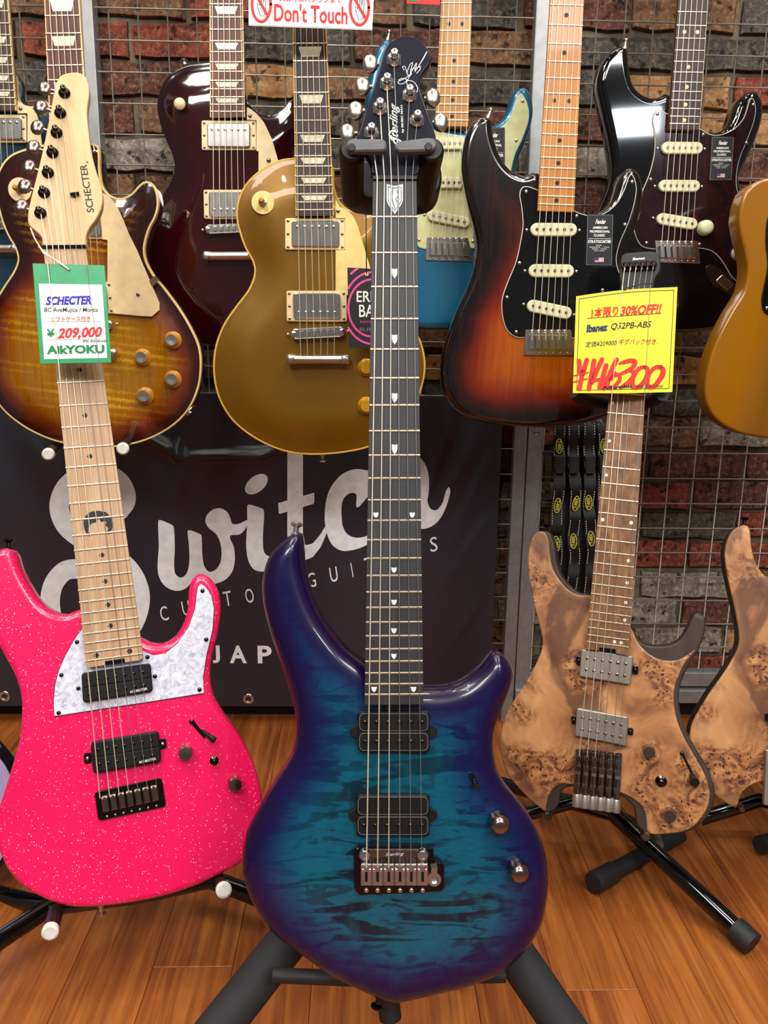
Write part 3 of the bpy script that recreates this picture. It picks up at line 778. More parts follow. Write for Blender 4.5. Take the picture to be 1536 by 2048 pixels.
def finish_text():
    if not TEXTQ: return
    obs = []
    for t in TEXTQ:
        cu = bpy.data.curves.new('t', 'FONT'); cu.body = t['body']; cu.size = 1.0; cu.shear = t['shear']; cu.offset = t['bold']; cu.resolution_u = 3
        o = bpy.data.objects.new('t', cu); COL.objects.link(o); obs.append(o)
    dg = bpy.context.evaluated_depsgraph_get(); dg.update()
    for t, o in zip(TEXTQ, obs):
        me = bpy.data.meshes.new_from_object(o.evaluated_get(dg))
        n = len(me.vertices); co = np.empty(n * 3); me.vertices.foreach_get('co', co); co = co.reshape(-1, 3)
        lo, hi = co.min(0), co.max(0); sx = t['w'] / (hi[0] - lo[0]); sy = t['h'] / (hi[1] - lo[1])
        x = (co[:, 0] - lo[0]) * sx; y = (co[:, 1] - lo[1]) * sy; d = t['d']
        out = np.stack([t['o'][0] + x * d[0] - y * d[1], t['o'][1] + x * d[1] + y * d[0], np.full(n, t['z'])], -1)
        if t['zf']: out[:, 2] += [t['zf'](p[:2]) for p in out]
        me.vertices.foreach_set('co', out.ravel()); me.materials.clear(); me.materials.append(t['mat']); me.update()
        link(t['name'], me, t['parent']); bpy.data.objects.remove(o)

def crop(ox, oy, k=3.0):
    return lambda *p: [(ox + q[0] / k, oy + q[1] / k) + tuple(q[2:]) for q in p]

# ------------------------------------------------------------------ the setting: wall, floor, base
WALL_Y = 1.606
wall = tag(mk('wall_back', [(-1.7, WALL_Y, 0), (1.7, WALL_Y, 0), (1.7, WALL_Y, 2.7), (-1.7, WALL_Y, 2.7), (-1.7, WALL_Y + .1, 0), (1.7, WALL_Y + .1, 0), (1.7, WALL_Y + .1, 2.7), (-1.7, WALL_Y + .1, 2.7)],
              [[0, 1, 2, 3], [7, 6, 5, 4], [4, 5, 1, 0], [3, 2, 6, 7], [5, 6, 2, 1], [4, 0, 3, 7]], MT['mortar']),
           'brick wall with grey mortar and bricks of many colours behind the wire panels', 'wall', None, 'structure')
def brick_variant(seed, w, h):
    rg = random.Random(seed); P = []
    for (x0, y0, x1, y1, m) in ((-w, -h, w, -h, 5), (w, -h, w, h, 2), (w, h, -w, h, 5), (-w, h, -w, -h, 2)):
        for k in range(m):
            t = k / m; P.append(((x0 + (x1 - x0) * t) + rg.uniform(-.004, .002) * (1 if x0 == x1 else 0.3), (y0 + (y1 - y0) * t) + rg.uniform(-.003, .003)))
    n = len(P); vs = []
    for f, d in ((1.0, 0.0), (0.99, -0.007), (0.955, -0.0098)):
        for x, y in P: vs.append((x * f - (0.0 if f == 1 else 0), d + (rg.uniform(-.0006, .0006) if d < 0 else 0), y - (1 - f) * 0.035 * (1 if y > 0 else -1)))
    vs.append((rg.uniform(-.02, .02), -0.0102, 0.0))
    fs = []
    for k in (0, 1):
        for i in range(n): j = (i + 1) % n; fs.append([k * n + i, k * n + j, k * n + n + j, k * n + n + i])
    for i in range(n): fs.append([2 * n + i, 2 * n + (i + 1) % n, 3 * n])
    me = meshdata('brick', vs, fs, True); sharp(me, 35)
    at = me.attributes.new('edge', 'FLOAT', 'POINT'); at.data.foreach_set('value', [0.0] * n + [0.35] * n + [0.9] * n + [1.0])
    return me
BV = {}
def brick_mesh(v, m):
    if (v, m) not in BV:
        me = brick_variant(v, 0.0930, 0.0268).copy() if True else None
        me.materials.append(BR[m]); BV[(v, m)] = me
    return BV[(v, m)]
PITCH_Z, PITCH_X = 0.0624, 0.1968
ZROW0 = H - 0.3262                       # centre height of row 0
rg = random.Random(11)
# colours read off the photograph for the bricks one can see (row, column) -> material
SEEN = {(0, 0): 1, (0, 1): 1, (1, 0): 1, (1, 1): 1}
SEEN.update({(-1, 0): 3, (-2, 0): 0, (-2, -1): 0, (-3, 0): 4, (-4, 0): 1, (-4, -1): 4, (-5, 0): 4, (-5, 1): 2, (-6, 0): 0, (-6, -1): 1})
SEEN.update({(13, -5): 0, (13, -6): 0, (12, -5): 2, (12, -6): 1, (11, -5): 5, (10, -5): 0, (14, -5): 0, (13, -4): 3, (9, -5): 5})
SEEN.update({(13, 0): 3, (13, -1): 3, (12, 0): 0, (12, 1): 3, (11, 0): 2, (11, 1): 2, (10, 0): 1, (9, 0): 1, (13, -2): 5, (12, -2): 3, (11, -2): 1, (12, -1): 2, (10, -2): 4, (14, 0): 3, (14, 1): 0})
for row in range(-7, 20):
    for colm in range(-10, 4):
        x = 0.671 + colm * PITCH_X + (PITCH_X / 2 if row % 2 == 0 else 0); z = ZROW0 + row * PITCH_Z
        if x < -1.2 or x > 1.25 or (z < 0.72 and -0.9 < x < 0.08): continue
        m = SEEN.get((row, colm), rg.choice([0, 1, 1, 2, 3, 3, 5, 5, 5, 1, 4, 3, 5]))
        o = link('brick', brick_mesh(rg.randrange(6), m), wall)
        o.location = (x + rg.uniform(-.004, .004), WALL_Y, z + rg.uniform(-.002, .002)); o.rotation_euler = (0, rg.uniform(-.012, .012), 0)

floor = tag(mk('floor', *box_mesh(-1.7, 1.7, -1.2, WALL_Y, -0.08, -0.004), MT['groove']), 'orange brown laminate plank floor', 'floor', None, 'structure')
PW = 0.1017; rg = random.Random(5)
def plank_mesh(L):
    w = PW / 2 - 0.0003; c = 0.0007; y0, y1 = 0.0003, L - 0.0003
    vs = [(-w, y0, -.006), (w, y0, -.006), (w, y1, -.006), (-w, y1, -.006), (-w, y0, -c), (w, y0, -c), (w, y1, -c), (-w, y1, -c), (-w + c, y0 + c, 0), (w - c, y0 + c, 0), (w - c, y1 - c, 0), (-w + c, y1 - c, 0)]
    fs = [[8, 9, 10, 11]]
    for a, b in ((0, 4), (4, 8)):
        for i in range(4): j = (i + 1) % 4; fs.append([a + i, a + j, b + j, b + i])
    me = meshdata('plank', vs, fs); me.materials.append(MT['plank']); return me
PM = {}
for k in range(-14, 15):
    xc = 0.146 - PW / 2 + k * PW
    cuts = {-3: [0.8895], 2: [0.8465]}.get(k, [0.30 + rg.random() * 0.35] if k % 2 == 0 else [rg.uniform(1.25, 1.5)])
    ys = [-1.2] + [cuts[0] - 0.9 if cuts[0] - 0.9 > -1.1 else -0.2] + cuts + [WALL_Y - 0.002]
    for a, b in zip(ys[:-1], ys[1:]):
        if b - a < 0.05: continue
        o = link('plank', PM.setdefault(round(b - a, 3), plank_mesh(b - a)), floor); o.location = (xc, a, 0)

tag(box('baseboard_back', (-1.7, 1.7, 1.582, 1.602, 0.0, 0.030), MT['black'], None, 0.002), 'low black skirting along the foot of the brick wall', 'baseboard', None, 'structure')

# wire display panels: frame bars and wires, each bar and wire a part
def wire_panel(x0, x1, xph, zph, pz, bars, label, rails):
    root = empty('wire_panel', ((x0 + x1) / 2, 1.557, 0), label, 'display panel', 'wire display panels along the brick wall')
    cx = (x0 + x1) / 2; P = lambda x: x - cx
    z1 = 1.82
    for a, b, ya, yb in bars: box('frame_bar', (P(a), P(b), ya - 1.557, yb - 1.557, 0.0, z1), MT['alu'], root, 0.002)
    for a, b, ya, yb in rails: box('frame_rail', (P(x0), P(x1), ya - 1.557, yb - 1.557, a, b), MT['alu'], root, 0.002)
    vm = meshdata('wire', *tube_mesh([(0, 0, 0.115), (0, 0, z1)], 0.0014, 6), True); vm.materials.append(MT['wire'])
    hm = meshdata('wire', *tube_mesh([(P(x0), 0, 0), (P(x1), 0, 0)], 0.0014, 6), True); hm.materials.append(MT['wire'])
    k = math.ceil((x0 - xph + 0.012) / 0.05)
    while xph + k * 0.05 < x1 - 0.01:
        o = link('wire', vm, root); o.location = (P(xph + k * 0.05), 0.0014, 0); k += 1
    z = H + zph + 0.05 * 6
    z = H + zph + pz * 24
    while z > 0.118:
        if z < z1: o = link('wire', hm, root); o.location = (0, -0.0014, z)
        z -= pz
wire_panel(-1.3, -0.484, -0.5385, 0.5215, 0.05, [(-0.506, -0.4845, 1.545, 1.575), (-1.3, -1.275, 1.545, 1.575)], 'wire display panel at the left, left of the grey upright beside the pale headstock', [(0.05, 0.082, 1.548, 1.572)])
wire_panel(-0.483, 0.318, -0.438, 0.5215, 0.05, [(-0.4825, -0.4605, 1.545, 1.575), (0.2930, 0.3172, 1.545, 1.575)], 'middle wire display panel between the two grey uprights, partly behind the black banner', [(0.05, 0.082, 1.548, 1.572)])
wire_panel(0.319, 1.25, 0.6018, 0.5199, 0.05023, [(0.3190, 0.3490, 1.545, 1.575), (1.225, 1.25, 1.545, 1.575)], 'right wire display panel in front of the bricks, right of the grey double upright', [(0.081, 0.112, 1.546, 1.572), (0.047, 0.076, 1.538, 1.572)])

# ------------------------------------------------------------------ black vinyl banner
B = Frame((500, 1412), (500, 800), Y=1.532)
B.V = Vector((0, 0, 1)); B.U = Vector((1, 0, 0))
B.root('banner', 'black vinyl shop banner with large white script lettering, hung low on the wire panels', 'banner')
folds = [((240, 842), (362, 912), .016, .012), ((366, 913), (540, 908), .014, .0095), ((356, 880), (357, 918), .012, .007), ((500, 918), (570, 892), .008, .008), ((372, 930), (330, 1010), .004, .02),
         ((846, 1010), (905, 820), .006, .014), ((872, 1040), (962, 850), .007, .018), ((905, 1080), (985, 905), .004, .014), ((880, 1180), (975, 1040), .003, .012), ((900, 1290), (975, 1180), .0025, .012),
         ((620, 1235), (720, 1120), .003, .012), ((470, 1215), (540, 1130), .002, .02), ((40, 860), (120, 960), .008, .03), ((200, 900), (260, 860), .007, .02), ((0, 930), (60, 1080), .004, .04)]
FL = [(B.L(*a), B.L(*b), A, w) for a, b, A, w in folds]
def bh(q):
    """relief of the banner (towards the room) at local points q"""
    q = np.asarray(q, float); one = q.ndim == 1; Q = np.atleast_2d(q)
    h = 0.0025 * np.sin(Q[:, 0] * 9 + 1.0) * np.sin(Q[:, 1] * 5 + 0.4)
    for a, b, A, w in FL:
        ab = b - a; t = np.clip(((Q - a) @ ab) / np.dot(ab, ab), 0, 1); d2 = ((a + t[:, None] * ab - Q) ** 2).sum(1)
        h = h + A * np.exp(-d2 / (w * w)) * np.sin(math.pi * (0.15 + 0.7 * t))
    return float(h[0]) if one else h
u0, v1 = -0.85, B.L(400, 789)[1]; u1 = B.L(993, 1100)[0]; v0 = 0.0
NU, NV = 300, 150; fs = []
gu, gv_ = np.meshgrid(np.linspace(u0, u1, NU + 1), np.linspace(v0, v1, NV + 1)); Q = np.stack([gu.ravel(), gv_.ravel()], -1)
vs = np.column_stack([Q, bh(Q)])
for j in range(NV):
    for i in range(NU): a = j * (NU + 1) + i; fs.append([a, a + 1, a + NU + 2, a + NU + 1])
sheet = mk('sheet', vs, fs, MT['vinyl'], B.r, True)
hem = lambda q: bh(q) + 0.0
for gx, gy in ((10, 1392), (497, 1397), (985, 1392)):
    q = B.L(gx, gy); z = bh(q)
    vs, fs = [], []
    for i in range(20):
        for k in range(8):
            a, b = 2 * math.pi * i / 20, 2 * math.pi * k / 8; r = 0.0085 + 0.0032 * math.cos(b); vs.append((r * math.cos(a), r * math.sin(a), 0.0018 * math.sin(b)))
    for i in range(20):
        for k in range(8): fs.append([i * 8 + k, ((i + 1) % 20) * 8 + k, ((i + 1) % 20) * 8 + (k + 1) % 8, i * 8 + (k + 1) % 8])
    o = mk('grommet', vs, fs, MT['chrome'], B.r, True); o.location = (q[0], q[1], z + 0.0012)
zf = bh; VW = MT['vinyl_white']
letters = [
 ([(236, 1024), (252, 1000), (240, 965), (205, 946), (165, 950), (132, 975), (118, 1012), (130, 1050), (165, 1080), (215, 1105), (262, 1145), (280, 1195), (262, 1255), (215, 1292), (160, 1290), (115, 1258), (100, 1215), (106, 1170), (130, 1142), (157, 1138)], 39),
 ([(772, 860, 1), (772, 1000), (772, 1080, 1)], 32),
 ([(774, 1010, .5), (800, 960, .8), (826, 936, .9), (838, 955, 1), (838, 1000, 1), (838, 1036, .9)], 30)]
for k, (p, w) in enumerate(letters): B.ribbon(p, w, 0.0012 + k * 0.00003, VW, zf=zf)
Wc = crop(300, 860, 3.84)
dense = lambda P: [tuple(q) for q in spline(P, True, 3)]
B.blot(Wc((65, 692), (72, 690), (176, 734), (181, 742), (190, 900), (185, 1040), (197, 1110), (235, 1135), (275, 1110), (299, 1040), (300, 900), (289, 774), (294, 768), (390, 802), (396, 812), (402, 950), (420, 1050), (455, 1088), (500, 1075), (540, 1020), (550, 930), (535, 850), (505, 795), (450, 750), (425, 700), (440, 650), (485, 610), (540, 600), (590, 625), (620, 680), (632, 718), (680, 720), (752, 690), (752, 720), (735, 755), (690, 800), (615, 812), (645, 900), (652, 1000), (635, 1080), (590, 1140), (520, 1175), (430, 1185), (350, 1165), (320, 1170), (290, 1205), (240, 1232), (190, 1235), (120, 1205), (72, 1140), (57, 1060), (66, 900)), .0012, VW, zf=zf)
B.blot(Wc((750, 574), (757, 570), (868, 606), (875, 614), (868, 860), (880, 940), (912, 966), (980, 940), (1050, 850), (1062, 890), (1000, 1010), (930, 1070), (860, 1083), (800, 1068), (760, 1010), (740, 900), (748, 700)), .00125, VW, zf=zf)
B.blot(Wc(*[(817 + 86 * math.cos(a) - 18 * math.sin(a), 415 + 76 * math.sin(a) - 22 * math.cos(a)) for a in np.linspace(0, 2 * math.pi, 17)[:-1]]), .0012, VW, zf=zf)
B.blot(Wc((1055, 60), (1175, 60), (1175, 850), (1182, 872), (1200, 882), (1250, 870), (1310, 800), (1345, 740), (1358, 790), (1310, 900), (1250, 975), (1190, 998), (1110, 985), (1068, 900), (1055, 800)), .00122, VW, zf=zf, smooth=False)
B.blot(Wc((985, 560), (1262, 480), (1262, 565), (990, 645)), .0013, VW, zf=zf, smooth=False)
C6_ = crop(400, 960)
B.blot(C6_((1070, -40), (1000, -58), (930, -65), (860, -40), (800, 20), (765, 90), (750, 180), (750, 260), (765, 330), (795, 390), (845, 422), (905, 422), (990, 395), (1080, 330), (1080, 270), (1000, 335), (930, 345), (885, 325), (858, 280), (850, 220), (852, 140), (870, 100), (905, 78), (936, 84), (938, 160), (945, 166), (1000, 108), (1066, 30)), .0012, VW, zf=zf)
B.blot([(838, 915), (850, 928), (857, 950), (857, 985), (855, 1003), (862, 1018), (872, 1020), (884, 1006), (892, 980), (897, 973), (900, 980), (893, 1010), (880, 1037), (863, 1053), (847, 1058), (832, 1056), (824, 1030), (824, 960)], .0012, VW, zf=zf)
for ch, x, y in (('C', 332, 1228), ('U', 376, 1217), ('S', 418, 1207), ('T', 460, 1197), ('O', 503, 1191), ('M', 552, 1176), ('G', 627, 1160), ('U', 671, 1149), ('I', 707, 1139), ('T', 741, 1130), ('A', 786, 1116), ('R', 828, 1104), ('S', 870, 1090)):
    w = 3 if ch == 'I' else 16; B.text(ch, (x - w / 2, y + 15), (x + w / 2, y + 15 - w * .2), 30, 0.0013, VW, shear=0.12, zf=bh)
for ch, x, w in (('J', 433, 15), ('A', 477, 34), ('P', 530, 28), ('A', 580, 34), ('N', 632, 30)):
    B.text(ch, (x - w / 2, 1326), (x + w / 2, 1326), 38, 0.0013, VW, bold=0.03, zf=bh)

# ------------------------------------------------------------------ black webbing straps on the right panel
def strap(cxs, label, Y=1.515, w=0.0112, plain=False):
    S = Frame((cxs[-1][0], cxs[-1][1]), (cxs[0][0], cxs[0][1]), Y=Y)
    S.V = Vector((0, 0, 1)); S.U = Vector((1, 0, 0))
    S.root('guitar_strap', label, 'strap', 'black woven straps hanging on the right wire panel')
    C = S.curve(cxs, 0, False, 12); t = np.gradient(C, axis=0); t /= np.linalg.norm(t, axis=1)[:, None]; Nn = np.stack([-t[:, 1], t[:, 0]], -1)
    z = [0.003 * math.sin(i * 0.35) for i in range(len(C))]
    vs = []; fs = []
    for i in range(len(C)):
        for a, b in ((-w, .0012), (w, .0012), (w, -.0012), (-w, -.0012)): p = C[i] + Nn[i] * a; vs.append((p[0], p[1], z[i] + b))
    for i in range(len(C) - 1):
        for k in range(4): fs.append([i * 4 + k, i * 4 + (k + 1) % 4, i * 4 + 4 + (k + 1) % 4, i * 4 + 4 + k])
    fs += [[0, 1, 2, 3], [4 * len(C) - 1 - k for k in range(4)]]
    mk('webbing', vs, fs, MT['strap'], S.r)
    top = S.to_local(CAM + ray(*cxs[0]) * (Y / ray(*cxs[0]).y))
    tube('hanging_hook', [(top.x, top.y - .004, 0.002), (top.x, top.y + .004, -(1.553 - Y) * .5), (top.x, top.y + .006, -(1.5555 - Y))], .002, MT['wire'], S.r, 6)
    if plain: return S
    vs = []; fs = []
    D = resample(C, 0.0024, False); z2 = np.interp(np.linspace(0, 1, len(D)), np.linspace(0, 1, len(C)), z); t = np.gradient(D, axis=0); t /= np.linalg.norm(t, axis=1)[:, None]
    for i in range(0, len(D) - 1, 2):
        n2 = np.array((-t[i, 1], t[i, 0]))
        for sg in (-1, 1):
            p = D[i] + n2 * w * .8 * sg; q = p + t[i] * 0.0024; b = len(vs)
            vs += [(*(p + n2 * .0007), z2[i] + .0016), (*(p - n2 * .0007), z2[i] + .0016), (*(q - n2 * .0007), z2[i] + .0016), (*(q + n2 * .0007), z2[i] + .0016)]; fs.append([b, b + 1, b + 2, b + 3])
    tag(mk('stitching', vs, fs, MT['cord_white'], S.r), kind='stuff')
    x = np.interp(928, [c[1] for c in cxs], [c[0] for c in cxs])
    bk = plate('buckle', fillet(S.poly([(x - 12, 910), (x + 12, 910), (x + 9, 926), (x + 10, 946), (x - 10, 946), (x - 9, 926)]), .002), -.002, .008, MT['matte_black'], S.r, .0012)
    return S
def patch(S, x, y, up=1, lean=0):
    P = [(x + 6.3 * math.cos(a) - lean * math.sin(a) * 3, y + 14.5 * math.sin(a)) for a in np.linspace(0, 2 * math.pi, 25)]
    S.blot(P[:-1], 0.0046, MT['black_ink'], name='woven_patch')
    S.ribbon(P, 1.7, 0.0050, MT['yellow_ink'], smooth=False, name='patch_border')
    if up > 0: S.text('T-REX', (x - 3.0 + lean * 2.2, y - 10.5), (x - 3.0 - lean * 2.2, y + 10.5), 6.5, 0.0052, MT['yellow_ink'], bold=.05)
    else: S.text('T-REX', (x + 3.0 - lean * 2.2, y + 10.5), (x + 3.0 + lean * 2.2, y - 10.5), 6.5, 0.0052, MT['yellow_ink'], bold=.05)
S = strap([(1119, 846), (1118, 893), (1119, 930), (1119, 960), (1115, 1011), (1112, 1060), (1113, 1087), (1114, 1120), (1108, 1160), (1110, 1200)], 'leftmost black webbing strap with yellow oval patches, hanging beside the grey uprights')
for p in ((1118.5, 892, 1, 0), (1115, 1011, 1, .6), (1113, 1087, 1, -.4)): patch(S, *p)
S = strap([(1147, 846), (1147, 893), (1146, 930), (1150, 960), (1151, 1007), (1149, 1040), (1147, 1082), (1150, 1120), (1144, 1160), (1142, 1200)], 'second black webbing strap from the grey uprights, with yellow oval patches')
for p in ((1152, 1007, -1, .8), (1147, 1082, -1, 0)): patch(S, *p)
S = strap([(1179, 846), (1178, 893), (1179, 930), (1180, 960), (1177, 1006), (1180, 1040), (1183, 1077), (1184, 1120), (1180, 1160), (1178, 1200)], 'third black webbing strap from the grey uprights, with yellow oval patches')
for p in ((1177.5, 1005, -1, 0), (1182.5, 1077, -1, -.4)): patch(S, *p)
S = strap([(1206, 846), (1208, 893), (1207, 930), (1206, 1000), (1204, 1080), (1200, 1180)], 'black webbing strap half hidden behind the brown speckled neck')
patch(S, 1208, 892, 1, 0)
for x, wh in ((1127, 'first and second'), (1161, 'second and third'), (1195, 'third and fourth')): strap([(x + 3, 842), (x + 2, 960), (x, 1080), (x - 2, 1205)], 'plain black strap at the back, between the %s patched straps' % wh, 1.532, 0.0155, True)

GW = 'electric guitars hanging on the wall'
GF = 'electric guitars on floor stands in front'
# =================================================================== 1. blue guitar (centre, front)
G = Frame((789, 2012), (789.6, 75), depth=0.775, yaw=0, tilt=14.5)
G.root('electric_guitar', 'glossy blue-purple quilted guitar with sharp horns and dark fretboard, in front at the centre', 'guitar', GF)
BLUE = G
outl = [(585, 1068), (598, 1064), (604, 1074), (608, 1127), (620, 1177), (640, 1227), (667, 1267), (695, 1300), (727, 1325), (760, 1352), (800, 1372), (848, 1377), (900, 1374), (933, 1361), (960, 1340), (980, 1317), (990, 1306), (1000, 1306), (1014, 1317), (1026, 1336), (1030, 1355), (1020, 1390), (1004, 1430), (993, 1462), (990, 1495), (997, 1540), (1013, 1573), (1040, 1607), (1067, 1643), (1087, 1685), (1098, 1728), (1101, 1777), (1097, 1818), (1087, 1857), (1067, 1893), (1040, 1927), (1000, 1956), (947, 1979), (867, 2000), (805, 2013), (788, 2015), (770, 2010), (737, 1997), (697, 1978), (653, 1955), (620, 1931), (587, 1907), (537, 1869), (507, 1823), (487, 1777), (480, 1728), (483, 1698), (493, 1663), (520, 1613), (547, 1568), (570, 1533), (583, 1507), (590, 1470), (588, 1427), (577, 1383), (560, 1330), (543, 1283), (530, 1237), (523, 1200), (522, 1165), (529, 1130), (543, 1102), (563, 1082)]
G.body = relief('body', G.curve(outl, -0.008), MT['quilt'], G.r, 0.0, -0.042, R=0.015, Rb=0.008, carve=0.004, cw=0.05, step=0.0045, grid=0.011)
G.neck(0, ((745.7, 358), (833.3, 358)), 24, ((729.3, 1389.3), (846.7, 1388.3)), range(1, 25), 0.012, MT['ebony'], MT['mahogany'], s0=0.0, over=0.0145, nut_mat=MT['black'], fret_w=0.0022)
J = crop(400, 0); C6 = crop(400, 960); K6 = crop(420, 1450)
hs = [(783, 81), (800, 73), (822, 71), (842, 81), (856, 97), (863, 116), (859, 128), (847, 143), (839, 163), (842, 184), (853, 217), (867, 257), (872, 279), (862, 300), (842, 322), (834, 348), (746, 348), (741, 325), (728, 300), (713, 281), (720, 257), (733, 217), (750, 167), (763, 123), (772, 94)]
relief('headstock', G.curve(hs, 0.008, sub=6), MT['head_blue'], G.r, 0.008, -0.006, R=0.0012, Rb=0.001, step=0.0035, grid=0.008)
# shield inlays
def shield(x, y, w, h, mat, name='inlay', z=0.0123, sq=0.3):
    P = [(x - w / 2, y - h / 2), (x, y - h * .44), (x + w / 2, y - h / 2), (x + w / 2, y - h / 2 + h * sq), (x + w * .36, y + h * .22), (x, y + h / 2), (x - w * .36, y + h * .22), (x - w / 2, y - h / 2 + h * sq)]
    return plate(name, G.poly(P, z), z - 0.001, z, mat, G.r, 0.0001)
crest = shield(789.5, 398, 33, 60, MT['shield_pearl'], sq=.55)
crest['label'] = 'large pearl crest inlay below the nut'
P = [(789.5 - 13, 373), (789.5, 376), (789.5 + 13, 373), (789.5 + 13, 402), (789.5, 422), (789.5 - 13, 402)]
G.ribbon(P + P[:1], 1.6, 0.0126, MT['grey_ink'], crest, 'crest_line', smooth=False)
G.ribbon([(786, 378), (784, 395), (790, 418)], 2.0, 0.0126, MT['grey_ink'], crest, 'crest_line')
G.ribbon([(794, 382), (797, 390), (792, 398), (797, 406)], 1.6, 0.0126, MT['grey_ink'], crest, 'crest_line')
for y in (547, 679, 796, 898.5): shield(789.3, y, 11.5, 20, MT['shield_pearl'], sq=.45)
for x, y in ((751.7, 1030.3), (824.5, 1030.3), (788, 1140.5), (788, 1205), (788, 1262), (788, 1313), (748, 1379), (827, 1379)): shield(x, y, 11, 11, MT['shield_pearl'], sq=.2)
G.strings(6, 0.0, 0.0145, ((733, 1735), (844, 1735)), 0.013, 0.0007, 0.0003, 0.1, mats=[MT['string'], MT['string_dim']], ext=[(743, 266), (760, 217), (774, 168), (788, 120), (819, 191), (834, 241)])
for q in (((716, 1423), (859, 1423), (859, 1505), (716, 1505)), ((713, 1590), (859, 1590), (859, 1673), (713, 1673))):
    y = (q[0][1] + q[2][1]) / 2; x0, x1 = q[0][0], q[1][0]
    G.humbucker_open(q, 0.009, two=q[0][1] < 1500, out=MT['grey_ink'], ears=[[(x0 - 16, y - 6), (x0 + 4, y - 19), (x0 + 4, y + 15), (x0 - 14, y + 8)], [(x1 - 4, y - 19), (x1 + 16, y - 6), (x1 + 14, y + 8), (x1 - 4, y + 15)]])
plate('truss_wheel_cover', fillet(G.poly([(769, 1408), (802, 1408), (802, 1421), (769, 1421)], 0.004), 0.002), 0.0, 0.005, MT['gloss_black'], G.r)
# tremolo bridge
bp = K6((880, 738), (1340, 738), (1345, 826), (1388, 826), (1405, 850), (1405, 980), (1388, 1000), (900, 1022), (866, 990), (864, 760))
br = plate('bridge', fillet(G.poly(bp, 0.004), 0.002), 0.0, 0.004, MT['black_chrome'], G.r, 0.001)
for i in range(6):
    x0 = 905 + i * 67.6; q = K6((x0, 835), (x0 + 65, 835), (x0 + 65, 968), (x0, 968))
    s_ = G.quad('saddle', q, 0.003, 0.0125, MT['chrome'], br, 0.001, 0.0012)
    plate('saddle_slot', fillet(G.poly(K6((x0 + 25, 880), (x0 + 41, 880), (x0 + 41, 943), (x0 + 25, 943)), 0.0127), 0.0012), 0.0122, 0.0127, MT['gloss_black'], br, 0.0001)
    for dx in (12, 54):
        q = G.L(*K6((x0 + dx, 872))[0], 0.0125); inst('saddle_screw', 'screw', MT['chrome'], (q[0], q[1], 0.0123), 0.0016, 0.0016, 0.0014, br)
    q = G.L(*K6((x0 + 33, 990))[0], 0.004); inst('intonation_screw', 'screw', MT['chrome'], (q[0], q[1], 0.004), 0.0026, 0.0026, 0.003, br)
plate('baffle', fillet(G.poly(K6((940, 745), (1250, 745), (1250, 800), (940, 800)), 0.006), 0.001), 0.003, 0.006, MT['smoked'], br, 0.0008)
for x in (930, 1275):
    q = G.L(*K6((x, 778))[0], 0.005); lathe('pivot_post', [(0.0062, 0), (0.0062, 0.003), (0.0045, 0.005), (0.0028, 0.005), (0.0026, 0.004)], (q[0], q[1], 0.0038), MT['chrome'], br, 18)
q = G.L(*K6((1345, 925))[0], 0.008); lathe('arm_socket', [(0.0066, 0), (0.0066, 0.006), (0.004, 0.006), (0.0036, 0.002)], (q[0], q[1], 0.003), MT['chrome'], br, 20)
tube('arm_socket_bar', [G.P3(*K6((1345, 850))[0], 0.006), G.P3(*K6((1345, 900))[0], 0.006)], 0.0035, MT['chrome'], br, 10)
G.text('Sterling', K6((1052, 792))[0], K6((1165, 786))[0], 8, 0.0064, MT['silver_print'], br, shear=0.4)
for x, y in ((1002, 1654), (1041, 1752)): G.knob(x, y, 0.0, 20.5, 0.017, MT['smoked'], name='knob')
plate('switch_slot', fillet(G.poly([(937, 1547), (947, 1545), (958, 1574), (949, 1577)], 0.0005), 0.003), -0.002, 0.0006, MT['gloss_black'], G.r, 0.0002)
tube('switch_lever', [G.P3(948, 1560, 0.0), G.P3(951, 1567, 0.006), G.P3(953, 1573, 0.010)], [0.0016, 0.0022, 0.0028], MT['black_chrome'], G.r, 8)
G.strap_button(591, 1069, -0.02, (0.12, 1), MT['chrome'])
G.strap_button(759, 1993, -0.03, (-0.3, -1), MT['black_chrome'])
for x, y in ((743, 266), (760, 217), (774, 168), (788, 120), (819, 191), (834, 241)): G.tuner_post(x, y, 0.008, MT['chrome'], 0.0073)
for a, b in zip(J((1075, 385), (1035, 520), (990, 665), (945, 800), (1345, 590), (1395, 735)), J((1022, 385), (975, 520), (935, 665), (885, 800), (1395, 587), (1442, 735))): G.key(a, b, 0.0, MT['nickel'], 0.0078, 0.0095)
G.text('Sterling', J((1205, 862))[0], J((1197, 618))[0], 21, 0.0083, MT['white'], shear=0.55, bold=0.012)
G.ribbon(J((1180, 790), (1150, 785), (1135, 810), (1165, 830), (1190, 838), (1205, 850), (1195, 868), (1170, 858), (1160, 840)), 3.0, 0.0084, MT['white'])
G.text('by MUSIC MAN', J((1226, 795))[0], J((1219, 630))[0], 5.5, 0.0083, MT['white'], bold=0.02)
sig = [[(1192, 480), (1215, 470), (1240, 478), (1222, 500), (1195, 502), (1188, 492), (1230, 470), (1270, 440), (1250, 470), (1240, 500), (1258, 520), (1300, 552), (1306, 530), (1280, 490), (1240, 482)],
       [(1225, 420), (1215, 400), (1228, 398), (1240, 430), (1252, 460)], [(1240, 440), (1262, 385), (1275, 375), (1268, 410), (1262, 440), (1285, 400), (1300, 378), (1290, 425), (1318, 385), (1362, 308), (1350, 335), (1310, 400)], [(1262, 418), (1325, 398)], [(1290, 430), (1312, 402), (1322, 412), (1300, 440)]]
G.strokes([J(*p) for p in sig], 1.2, 0.0083, MT['white'], name='signature')

